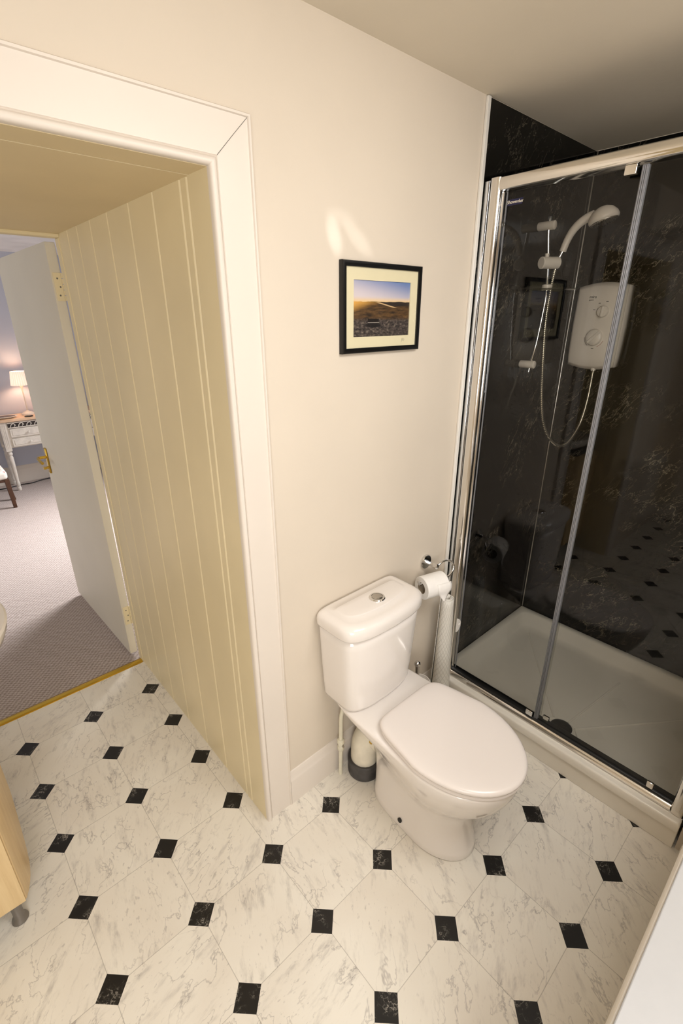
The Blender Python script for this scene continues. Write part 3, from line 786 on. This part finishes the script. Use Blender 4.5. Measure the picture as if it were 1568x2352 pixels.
# ------------------------------------------------------------------ shower tray
t = thing('shower_tray', 'white rectangular shower tray on a raised plinth under the sliding screen', 'shower tray', (1.38, -0.52, 0.0))
def rrect(x0, x1, y0, y1, r, z, n=6):
    out = []
    for cx_, cy_, a0 in ((x1-r, y1-r, 0), (x0+r, y1-r, 90), (x0+r, y0+r, 180), (x1-r, y0+r, 270)):
        for i in range(n+1):
            a = math.radians(a0+90*i/n); out.append((cx_+r*math.cos(a), cy_+r*math.sin(a), z))
    return out
b = nb()
tx0, tx1, ty0, ty1 = 0.967, 1.793, -1.028, -0.0065
TZ = 0.128
loft(b, [rrect(tx0, tx1, ty0, ty1, 0.004, 0.090), rrect(tx0-0.001, tx1, ty0, ty1, 0.004, 0.100), rrect(tx0-0.001, tx1, ty0, ty1, 0.006, TZ-0.007), rrect(tx0+0.002, tx1-0.001, ty0+0.001, ty1-0.001, 0.008, TZ-0.002), rrect(tx0+0.008, tx1-0.003, ty0+0.004, ty1-0.003, 0.010, TZ),
         rrect(tx0+0.075, tx1-0.030, ty0+0.040, ty1-0.032, 0.035, TZ), rrect(tx0+0.080, tx1-0.036, ty0+0.046, ty1-0.038, 0.045, TZ-0.004),
         rrect(tx0+0.088, tx1-0.070, ty0+0.065, ty1-0.060, 0.070, TZ-0.050), rrect(tx0+0.094, tx1-0.085, ty0+0.078, ty1-0.075, 0.075, TZ-0.060), rrect(tx0+0.110, tx1-0.115, ty0+0.11, ty1-0.11, 0.075, TZ-0.064), rrect(1.28, 1.40, -0.58, -0.46, 0.03, TZ-0.066)], False)
obj('basin', b, M['tray'], t, smooth=True)
b = nb(); loft(b, [[(x, y, z) for x, z in ((0.979, 0.0), (0.975, 0.0895), (1.035, 0.0895), (1.035, 0.055), (1.79, 0.055), (1.79, 0.0))] for y in (-1.028, -0.0065)])
obj('plinth', b, M['tray'], t, bevel=0.002)
b = nb()
DX, DYY, DZ = 1.120, -0.552, TZ-0.064
for ex, ey in ((1.66, -0.13), (1.62, -0.62), (1.63, -0.93), (1.12, -0.17)):
    v = Vector((ex-DX, ey-DYY, 0)); L = v.length; v.normalize(); s0 = 0.075
    tube(b, [(DX+v.x*q, DYY+v.y*q, DZ-0.0006) for q in (s0, s0+(L-s0)*0.5, L)], 0.0045, 8)
tube(b, [(DX+0.072*math.cos(a*PI/14), DYY+0.072*math.sin(a*PI/14), DZ-0.0006) for a in range(-9, 25)], 0.003, 8)
obj('raised_rib', b, M['tray'], t, smooth=True)
b = nb(); lathe(b, [(0.044, 0.0), (0.044, 0.003), (0.041, 0.006), (0.028, 0.011), (0.010, 0.013)], (DX+0.028, DYY, DZ-0.001), n=32)
dr = obj('waste_cover', b, M['blackplastic'], t, smooth=True); dr['label'] = 'dark domed waste cover'

# ------------------------------------------------------------------ sliding shower screen
GX = 1.000
t = thing('shower_screen', 'framed sliding glass shower screen with polished rails on the white tray', 'shower screen', (GX, -0.53, TZ))
def prism_z(bm, pts, z0, z1): loft(bm, [[(x, y, z) for x, y in pts] for z in (z0, z1)])
ZT = 2.116
b = nb()
box(b, 0.984, 1.026, -0.034, -0.0172, TZ+0.001, ZT-0.004)
box(b, 0.984, 1.026, -0.0385, -0.036, TZ+0.001, ZT-0.004)
obj('wall_channel', b, M['chrome'], t, bevel=0.002)
b = nb(); box(b, 0.990, 1.026, -0.0362, -0.0338, TZ+0.001, ZT-0.004); box(b, 0.990, 1.024, -0.0415, -0.0385, TZ+0.001, ZT-0.004)
obj('channel_gasket', b, M['blackrubber'], t)
def post(y_wall, sgn):
    P_ = [(1.024, 0.0), (0.983, 0.0), (0.978, 0.004), (0.9755, 0.012), (0.9755, 0.026), (0.978, 0.034), (0.984, 0.039), (0.992, 0.040), (1.024, 0.040)]
    b = nb(); prism_z(b, [(x, y_wall-sgn*y) for x, y in P_], TZ+0.001, ZT)
    return obj('side_post', b, M['rail'], t, smooth=True, bevel=0.001)
post(-0.0415, 1); post(-1.037, -1)
def rail_x(bm, pts, y0, y1): loft(bm, [[(x, y, z) for x, z in pts] for y in (y0, y1)])
b = nb(); rail_x(b, [(1.030, 2.0780), (0.982, 2.0780), (0.9765, 2.0820), (0.9735, 2.0920), (0.9735, 2.1040), (0.977, 2.1130), (0.984, 2.1165), (1.030, 2.1165)], -0.0815, -0.997)
obj('top_rail', b, M['rail'], t, smooth=True, bevel=0.001)
b = nb(); rail_x(b, [(1.030, TZ+0.001), (0.980, TZ+0.001), (0.978, TZ+0.003), (0.979, TZ+0.010), (0.984, TZ+0.018), (0.991, TZ+0.022), (1.000, TZ+0.023), (1.030, TZ+0.023)], -0.0815, -0.997)
obj('bottom_rail', b, M['rail'], t, smooth=True)
b = nb(); rail_x(b, [(1.024, TZ+0.023), (0.990, TZ+0.0225), (0.990, TZ+0.031), (0.995, TZ+0.034), (1.024, TZ+0.034)], -0.0815, -0.997)
ga = obj('rail_gasket', b, M['blackrubber'], t, bevel=0.001); ga['label'] = 'black rubber seal along the bottom rail'
b = nb(); box(b, 1.012, 1.018, -0.0765, -0.512, TZ+0.035, 2.0770); fixed = obj('fixed_pane', b, M['glass'], t)
b = nb(); box(b, 0.998, 1.004, -0.498, -0.997, TZ+0.036, 2.0740); slide = obj('sliding_pane', b, M['glass'], t)
b = nb(); box(b, 0.994, 1.008, -0.508, -0.491, TZ+0.035, 2.0740); 
for q in (-0.504, -0.4995, -0.495): box(b, 0.991, 0.994, q-0.0016, q+0.0016, TZ+0.035, 2.0740)
s_ = obj('vertical_seal', b, M['greyseal'], slide, bevel=0.0008); s_['label'] = 'grey ribbed plastic seal'
b = nb(); box(b, 1.008, 1.0125, -0.0925, -0.0895, TZ+0.035, 2.0770); obj('edge_seal', b, M['greyseal'], fixed)
b = nb(); box(b, 1.000, 1.012, -0.0855, -0.0815, TZ+0.035, 2.0770); obj('edge_strip', b, M['chrome'], fixed)
b = nb(); box(b, 0.981, 0.999, -0.483, -0.452, 2.0540, 2.0775); obj('top_roller', b, M['rail'], slide, bevel=0.002)
b = nb(); box(b, 0.985, 0.997, -0.66, -0.63, 2.0660, 2.0775); obj('top_roller', b, M['rail'], slide, bevel=0.002)
b = nb(); box(b, 0.984, 0.9975, -0.487, -0.458, TZ+0.036, TZ+0.060); obj('bottom_roller', b, M['chrome'], slide, bevel=0.003)
b = nb(); box(b, 1.0045, 1.016, -0.548, -0.522, TZ+0.036, TZ+0.060); obj('bottom_roller', b, M['chrome'], slide, bevel=0.003)
b = nb(); box(b, 0.986, 0.9975, -0.935, -0.913, TZ+0.036, TZ+0.062); obj('bottom_roller', b, M['rail'], slide, bevel=0.003)
# maker's sticker in the top corner of the fixed pane
b = nb()
loft(b, [[(x, -0.094-dy, z+0.004) for dy, z in ((0.0, 2.032), (0.052, 2.033), (0.052, 2.050), (0.003, 2.049))] for x in (1.0108, 1.0118)])
st = obj('sticker', b, M['navy'], fixed)
b = text_bm('Showerlux', 0.0130, basis((1.0104, -0.1195, 2.0455), (0, -1, 0), (0, 0, 1)), 0.0003, 0.25)
obj('lettering', b, M['print_text'], fixed)
t.location.x += 0.018; t.location.y += 0.010
b = nb(); sphere(b, (1.009, -0.088, 1.985), 0.007, 0.5, 1, 1.3, 12); obj('bumper', b, M['clearplastic'], fixed, smooth=True)

# ------------------------------------------------------------------ riser rail, hand shower, heater
t = thing('riser_rail', 'chrome bowed shower riser rail with white wall brackets', 'shower rail', (1.40, -0.006, 1.49))
rail_pts = smooth_path([(1.396, -0.048, 2.052), (1.397, -0.048, 2.00), (1.400, -0.062, 1.90), (1.402, -0.073, 1.79), (1.402, -0.071, 1.72), (1.401, -0.062, 1.60), (1.400, -0.050, 1.52), (1.398, -0.047, 1.485)], 5)
b = nb(); tube(b, rail_pts, 0.0065, 14); obj('rail', b, M['chrome'], t, smooth=True)
for z, L in ((2.022, 0.066), (1.516, 0.064)):
    b = nb(); lathe(b, [(0.014, 0.0), (0.0155, 0.002), (0.0155, L-0.002), (0.013, L)], (1.397, -0.0062, z), (0, -1, 0), 24); obj('wall_bracket', b, M['showerplastic'], t, smooth=True)
b = nb(); lathe(b, [(0.019, 0.0), (0.0215, 0.0025), (0.0215, 0.076), (0.018, 0.079)], (1.366, -0.052, 1.894), (0.90, -0.42, 0.02), 26); sl = obj('slider', b, M['showerplastic'], t, smooth=True)
b = nb(); cyl(b, (1.386, -0.062, 1.912), (1.386, -0.062, 1.926), 0.008, n=14); obj('clamp_button', b, M['showerplastic'], sl, smooth=True)
b = nb(); lathe(b, [(0.020, 0.006), (0.040, -0.004), (0.078, -0.002), (0.084, 0.003), (0.081, 0.004), (0.040, 0.001), (0.020, 0.009)], (1.402, -0.094, 1.798), n=36)
sd = obj('soap_dish', b, M['clearplastic'], t, smooth=True); sd['label'] = 'clear round soap dish'
b = nb(); lathe(b, [(0.018, 0.0), (0.019, 0.002), (0.019, 0.020), (0.015, 0.022)], (1.402, -0.072, 1.797), n=24); obj('dish_collar', b, M['showerplastic'], sd, smooth=True)
b = nb(); rp = [(1.402+0.084*math.cos(2*PI*i/48), -0.094+0.084*math.sin(2*PI*i/48), 1.801) for i in range(49)]; tube(b, rp, 0.0016, 8); obj('dish_rim', b, M['clearplastic'], sd, smooth=True)

t = thing('hand_shower', 'white hand shower on the slider with a ribbed metal hose looping down', 'hand shower', (1.44, -0.10, 1.915))
b = nb(); cyl(b, (1.436, -0.085, 1.908), (1.440, -0.096, 1.938), 0.0085, 0.0085, 16); obj('hose_nut', b, M['chrome'], t, smooth=True)
hp = smooth_path([(1.440, -0.0955, 1.934), (1.440, -0.106, 1.970), (1.440, -0.122, 2.000), (1.440, -0.143, 2.022), (1.440, -0.168, 2.036), (1.440, -0.192, 2.043)], 5)
nr = len(hp)
b = nb(); tube(b, hp, 0.01, 16, [0.0125 + 0.004*(i/(nr-1)) for i in range(nr)]); obj('handle', b, M['showerplastic'], t, smooth=True)
hd = Vector((1.440, -0.228, 2.028)); hax = Vector((0.05, -0.30, -0.95)).normalized()
b = nb(); lathe(b, [(0.001, -0.040), (0.018, -0.037), (0.035, -0.028), (0.047, -0.013), (0.051, 0.000), (0.050, 0.006), (0.046, 0.010)], hd, hax, 32); head = obj('spray_head', b, M['showerplastic'], t, smooth=True)
b = nb(); lathe(b, [(0.0455, 0.0100), (0.0455, 0.0125), (0.041, 0.0135), (0.020, 0.0140)], hd, hax, 32); obj('spray_face', b, M['satinchrome'], head, smooth=True)
b = nb()
hu, hv = frame_for(hax)
for rr in (0.018, 0.027, 0.036):
    for i in range(int(rr*700)):
        a = 2*PI*i/int(rr*700); p = hd + hax*0.0135 + (hu*math.cos(a)+hv*math.sin(a))*rr
        lathe(b, [(0.002, 0), (0.0014, 0.003)], p, hax, 6)
obj('nozzle', b, M['blackplastic'], head, smooth=True)
b = nb()
hose_pts = smooth_path([(1.436, -0.084, 1.906), (1.428, -0.080, 1.86), (1.424, -0.078, 1.80), (1.424, -0.076, 1.70), (1.430, -0.082, 1.58), (1.45, -0.098, 1.366), (1.48, -0.114, 1.251), (1.52, -0.140, 1.184), (1.56, -0.163, 1.159), (1.60, -0.182, 1.176), (1.66, -0.192, 1.247), (1.70, -0.190, 1.35), (1.740, -0.176, 1.480), (1.742, -0.174, 1.50)], 8)
tube(b, hose_pts, 0.0062, 10); obj('hose', b, M['hose'], t, smooth=True)

t = thing('electric_shower', 'white electric shower unit with two dials on the black back wall', 'electric shower', (XR-0.006, -0.160, 1.49))
HC = Vector((0, -0.158, 1.658))
def unit(x, g, gz=None):
    gz = g if gz is None else gz
    out = []
    W2, H2 = 0.108, 0.163
    for i in range(11):
        u = -1 + 2*i/10; out.append((x, HC.y + u*W2*g*0.965, HC.z + (H2 + 0.016*(1-u*u))*gz))
    for i in range(1, 10):
        v = 1-2*i/10; out.append((x, HC.y + (W2*(0.965 + 0.035*(1-v*v)))*g, HC.z + v*H2*gz))
    for i in range(11):
        u = 1 - 2*i/10; out.append((x, HC.y + u*W2*g*0.94, HC.z - (H2 + 0.016*(1-u*u))*gz))
    for i in range(1, 10):
        v = -1+2*i/10; out.append((x, HC.y - (W2*(0.955 + 0.045*(1-v*v)))*g, HC.z + v*H2*gz))
    return out
b = nb(); loft(b, [unit(XR-0.0065, 0.985), unit(XR-0.045, 1.0), unit(XR-0.062, 0.985), unit(XR-0.074, 0.93), unit(XR-0.080, 0.85, 0.90), unit(XR-0.084, 0.5, 0.7)])
ub = obj('body', b, M['showerplastic'], t, smooth='all')
FX = XR-0.0815
def dial(y, z, r, ang):
    b = nb(); lathe(b, [(r*1.12, -0.006), (r*1.12, 0.002), (r, 0.003), (r*0.97, 0.012), (r*0.85, 0.016), (r*0.3, 0.0175)], (FX, y, z), (-1, 0, 0), 34); d = obj('dial', b, M['showerplastic'], t, smooth=True)
    b = nb()
    vs = box(b, -0.020, 0.0, -0.0045-r*0.05, 0.0045+r*0.05, -r*0.92, r*0.92)
    bmesh.ops.rotate(b, verts=b.verts[:], cent=(0, 0, 0), matrix=Matrix.Rotation(ang, 3, 'X'))
    bmesh.ops.translate(b, verts=b.verts[:], vec=(FX, y, z))
    obj('grip', b, M['showerplastic'], d, bevel=0.003)
dial(-0.180, 1.721, 0.0235, 0.05)
dial(-0.163, 1.617, 0.034, 0.75)
for txt, y, z, s_ in (('mira', -0.128, 1.779, 0.016), ('sport', -0.122, 1.767, 0.009)):
    b = text_bm(txt, s_, basis((FX-0.0030, y, z), (0, -1, 0), (0, 0, 1)), 0.0006, 0.15); obj('lettering', b, M['dark_text'], t)
for y, z, w in ((-0.190, 1.760, 0.010), (-0.142, 1.728, 0.010), (-0.160, 1.754, 0.008), (-0.163, 1.571, 0.010)):
    b = nb(); box(b, FX-0.0032, FX+0.002, y-w/2, y+w/2, z-0.001, z+0.001)
    obj('dial_mark', b, M['dark_text'], t)
def arc(a0, a1, mat, lab):
    b = nb(); tube(b, [(FX-0.0016, -0.163-0.0415*math.cos(math.radians(a0+(a1-a0)*i/10)), 1.617+0.0415*math.sin(math.radians(a0+(a1-a0)*i/10))) for i in range(11)], 0.0013, 6)
    o = obj('temperature_arc', b, mat, t); o['label'] = lab
arc(182, 235, M['dark_text'], 'dark arc beside the lower dial'); arc(-65, -18, M['red_text'], 'red arc beside the lower dial')
b = nb()
pp = [(FX+0.0002, -0.165+0.0095*math.cos(a*PI/12), 1.545+0.0095*math.sin(a*PI/12)+(0.009 if a <= 12 else -0.009)) for a in range(25)]; pp.append(pp[0])
tube(b, pp, 0.0007, 6); obj('button_outline', b, M['greyseal'], t)
b = nb(); lathe(b, [(0.011, 0), (0.011, 0.016), (0.008, 0.022)], (1.742, -0.174, 1.496), (0, 0, -1), 16); obj('hose_outlet', b, M['showerplastic'], t, smooth=True)

# ------------------------------------------------------------------ vanity unit and basin on the left of the passage
t = thing('vanity_unit', 'birch bow-fronted vanity cabinet on metal feet at the left edge', 'vanity cabinet', (-0.86, 0.50, 0.0))
VY0, VY1, VZ0, VZ1 = 0.196, 0.800, 0.118, 0.80
b = nb(); box(b, PX+0.002, -0.722, VY0+0.017, VY1-0.017, VZ0+0.004, VZ1); obj('carcass', b, M['recess'], t)
for y in (VY0, VY1-0.016):
    b = nb(); box(b, PX+0.002, -0.7035, y, y+0.016, VZ0, VZ1); obj('side_panel', b, M['birch'], t, bevel=0.001)
def bow(y): 
    f = (y-(VY0+VY1)/2)/((VY1-VY0)/2)
    return -0.7035 + 0.034*(1-abs(f)**5)
def bow_door(y0, y1):
    b = nb(); n = 14
    yy = [y0+(y1-y0)*i/n for i in range(n+1)]
    outer = [(bow(y), y) for y in yy]; inner = [(-0.7195, y) for y in reversed(yy)]
    loft(b, [[(x, y, z) for x, y in outer+inner] for z in (VZ0, VZ1-0.004)])
    d = obj('door', b, M['birch'], t, bevel=0.002, angle=50)
    return d
ym = (VY0+VY1)/2
bow_door(VY0+0.006, ym-0.002); bow_door(ym+0.002, VY1-0.006)
for x, y in ((-0.735, 0.245), (-1.0, 0.245), (-0.735, 0.75), (-1.0, 0.75)):
    b = nb(); lathe(b, [(0.021, 0.0), (0.023, 0.003), (0.021, 0.010), (0.014, 0.018), (0.0145, 0.11), (0.018, 0.1175)], (x, y, 0.0), n=22); obj('foot', b, M['greysteel'], t, smooth=True)
b = nb()
bc_ = Vector((-0.80, 0.50, 0.0))
def bas(z, rx, ry, n=48):
    return [(max(bc_.x + rx*math.cos(2*PI*i/n), PX+0.004), bc_.y + ry*math.sin(2*PI*i/n), z) for i in range(n)]
loft(b, [bas(0.801, 0.15, 0.16), bas(0.82, 0.20, 0.22), bas(0.86, 0.26, 0.29), bas(0.885, 0.270, 0.300), bas(0.900, 0.273, 0.302), bas(0.906, 0.268, 0.297), bas(0.906, 0.235, 0.262), bas(0.895, 0.222, 0.25), bas(0.85, 0.18, 0.21), bas(0.825, 0.08, 0.10)])
single('wash_basin', b, M['ceramic'], 'cream wash basin rim jutting over the birch cabinet', 'basin', (-0.80, 0.50, 0.801), smooth=True)

# ------------------------------------------------------------------ low white-topped cupboard at the lower right
t = thing('low_cupboard', 'white topped low cupboard with a cream edge at the lower right corner', 'cupboard', (0.33, -1.35, 0.0))
b = nb(); box(b, -0.38, 0.985, -1.70, -1.0675, 0.846, 0.862); obj('worktop', b, M['worktop'], t, bevel=0.002)
b = nb(); loft(b, [[(x, y, z) for y, z in ((-1.70, 0.06), (-1.058, 0.06), (-1.0585, 0.40), (-1.0600, 0.80), (-1.0615, 0.838), (-1.065, 0.845), (-1.70, 0.845))] for x in (-0.37, 0.975)])
obj('body', b, M['cupboard'], t, smooth=True)
b = nb(); box(b, -0.36, 0.97, -1.66, -1.050, 0.0, 0.059); obj('plinth', b, M['cupboard'], t)

# ------------------------------------------------------------------ bedroom furniture seen through the door
t = thing('writing_desk', 'white painted desk with drawers and turned legs at the bedroom wall', 'desk', (0.62, 4.88, 0.0))
dx0, dx1, dy0, dy1 = 0.05, 1.19, 4.735, 5.035
b = nb(); box(b, dx0-0.035, dx1+0.035, dy0-0.02, dy1, 0.722, 0.748); tp = obj('top', b, M['desktop'], t, bevel=0.004)
b = nb(); box(b, dx0+0.012, dx1-0.012, dy0+0.014, dy1-0.01, 0.455, 0.721)
obj('carcass', b, M['deskwhite'], t, bevel=0.003)
b = nb(); box(b, dx0+0.066, dx1-0.066, dy0+0.008, dy0+0.0135, 0.660, 0.712); obj('fret_backing', b, M['deskdark'], t)
b = nb()
box(b, dx0+0.064, dx1-0.064, dy0, dy0+0.0075, 0.704, 0.714); box(b, dx0+0.064, dx1-0.064, dy0, dy0+0.0075, 0.656, 0.664)
for i in range(14):
    xx = dx0+0.085 + i*0.072
    tube(b, smooth_path([(xx, dy0+0.0035, 0.663), (xx+0.012, dy0+0.0035, 0.690), (xx+0.034, dy0+0.0035, 0.700), (xx+0.046, dy0+0.0035, 0.684), (xx+0.034, dy0+0.0035, 0.672)], 4), 0.0042, 6)
obj('fretwork', b, M['deskwhite'], t)
for k in range(3):
    x0 = dx0+0.072 + k*0.337
    for z0, z1 in ((0.562, 0.648), (0.466, 0.548)):
        b = nb(); box(b, x0, x0+0.322, dy0, dy0+0.013, z0, z1); box(b, x0+0.018, x0+0.304, dy0-0.004, dy0, z0+0.016, z1-0.016)
        d = obj('drawer', b, M['deskwhite'], t, bevel=0.003)
        b = nb(); lathe(b, [(0.005, 0), (0.006, 0.008), (0.012, 0.013), (0.010, 0.020), (0.004, 0.022)], (x0+0.161, dy0-0.004, (z0+z1)/2), (0, -1, 0), 14); obj('knob', b, M['deskwhite'], d, smooth=True)
LP = [(0.017, 0.0), (0.020, 0.012), (0.020, 0.030), (0.015, 0.042), (0.019, 0.052), (0.019, 0.085), (0.014, 0.100), (0.018, 0.14), (0.0205, 0.26), (0.022, 0.355), (0.016, 0.375), (0.023, 0.388), (0.023, 0.400), (0.017, 0.412), (0.024, 0.425)]
for x, y in ((dx0+0.026, dy0+0.026), (dx1-0.026, dy0+0.026), (dx0+0.026, dy1-0.03), (dx1-0.026, dy1-0.03)):
    b = nb(); lathe(b, LP, (x, y, 0.002), n=20); box(b, x-0.027, x+0.027, y-0.027, y+0.027, 0.427, 0.7215)
    if y < 4.9:
        for q in (-0.014, 0.0, 0.014): box(b, x+q-0.004, x+q+0.004, y-0.029, y-0.027, 0.46, 0.69)
    obj('leg', b, M['deskwhite'], t, smooth=True)

t = thing('table_lamp', 'lit table lamp with a pleated shade on the white desk', 'lamp', (0.345, 4.90, 0.748))
b = nb(); lathe(b, [(0.058, 0.0), (0.060, 0.006), (0.056, 0.016), (0.040, 0.028), (0.018, 0.036), (0.008, 0.044)], (0.345, 4.90, 0.748), n=32); obj('base', b, M['lampcream'], t, smooth=True)
b = nb(); lathe(b, [(0.006, 0.0), (0.006, 0.20), (0.010, 0.235), (0.022, 0.258), (0.024, 0.264)], (0.345, 4.90, 0.790), n=20); obj('stem', b, M['lampcream'], t, smooth=True)
b = nb()
n = 120
def sh_(z, r): return [(0.345+(r+0.0022*math.cos(26*2*PI*i/n))*math.cos(2*PI*i/n), 4.90+(r+0.0022*math.cos(26*2*PI*i/n))*math.sin(2*PI*i/n), z) for i in range(n)]
loft(b, [sh_(1.052, 0.090), sh_(1.12, 0.080), sh_(1.188, 0.069)], False, False)
sd = obj('lamp_shade', b, M['shade'], t, smooth='all'); s2 = sd.modifiers.new('thickness', 'SOLIDIFY'); s2.thickness = 0.0015
lb = bpy.data.lights.new('table_lamp_bulb', 'POINT'); lb.energy = 3.0; lb.color = (1.0, 0.70, 0.46); lb.shadow_soft_size = 0.03
lo = bpy.data.objects.new('table_lamp_bulb', lb); COL.objects.link(lo); lo.location = (0.345, 4.90, 1.125)

b = nb(); lathe(b, [(0.05, 0.0), (0.085, 0.010), (0.095, 0.018), (0.092, 0.021), (0.080, 0.014), (0.03, 0.008)], (0.0, 0.0, 0.0), n=36)
for v in b.verts: v.co = Vector((v.co.x*1.25+0.115, v.co.y*0.75+4.82, v.co.z+0.748))
tr_ = thing('oval_dish', 'white oval dish with a dark brown inside on the desk top', 'dish', (0.115, 4.82, 0.748))
obj('rim', b, M['deskwhite'], tr_, smooth=True)
b = nb(); lathe(b, [(0.080, 0.0), (0.079, 0.004), (0.03, 0.003)], (0.0, 0.0, 0.0), n=32)
for v in b.verts: v.co = Vector((v.co.x*1.25+0.115, v.co.y*0.75+4.82, v.co.z+0.7635))
obj('lining', b, M['darkwood'], tr_, smooth=True)
b = nb(); sphere(b, (0.322, 4.752, 0.756), 0.042, 1.0, 0.55, 0.19, 20)
single('spectacle_case', b, M['blackplastic'], 'small black oval case lying in front of the lamp base', 'case', (0.322, 4.752, 0.748), smooth=True)
b = nb(); tube(b, smooth_path([(-0.40, 4.95, 0.009), (-0.05, 4.90, 0.009), (0.12, 4.93, 0.009), (0.22, 4.92, 0.009), (0.34, 4.97, 0.009), (0.60, 5.0, 0.009)], 6), 0.005, 8)
single('power_cable', b, M['blackplastic'], 'black cable lying on the carpet under the white desk', 'cable', (0.1, 4.95, 0.004), smooth=True)

t = thing('bedroom_chair', 'dark wooden chair with a floral seat in front of the desk', 'chair', (-0.27, 4.42, 0.002))
b = nb(); box(b, -0.50, -0.052, 4.20, 4.62, 0.285, 0.37); obj('seat', b, M['floral'], t, bevel=0.03, seg=4)
b = nb(); box(b, -0.50, -0.055, 4.585, 4.635, 0.40, 0.80); obj('backrest', b, M['floral'], t, bevel=0.02, seg=4)
for x, y, dx, dy in ((-0.068, 4.225, 0.01, -0.01), (-0.48, 4.225, -0.01, -0.01), (-0.055, 4.47, 0.030, 0.0), (-0.49, 4.60, -0.02, 0.03)):
    b = nb()
    loft(b, [[(x+dx*f-w, y+dy*f-w, z), (x+dx*f+w, y+dy*f-w, z), (x+dx*f+w, y+dy*f+w, z), (x+dx*f-w, y+dy*f+w, z)] for z, f, w in ((0.002, 1.0, 0.015), (0.15, 0.4, 0.018), (0.29, 0.0, 0.02))])
    obj('leg', b, M['darkwood'], t, bevel=0.003)
b = nb()
box(b, -0.49, -0.06, 4.21, 4.61, 0.262, 0.286); obj('seat_rail', b, M['darkwood'], t, bevel=0.003)
for s in (-0.49, -0.063):
    b = nb(); box(b, s-0.016, s+0.016, 4.592, 4.628, 0.286, 0.84); obj('back_post', b, M['darkwood'], t, bevel=0.004)
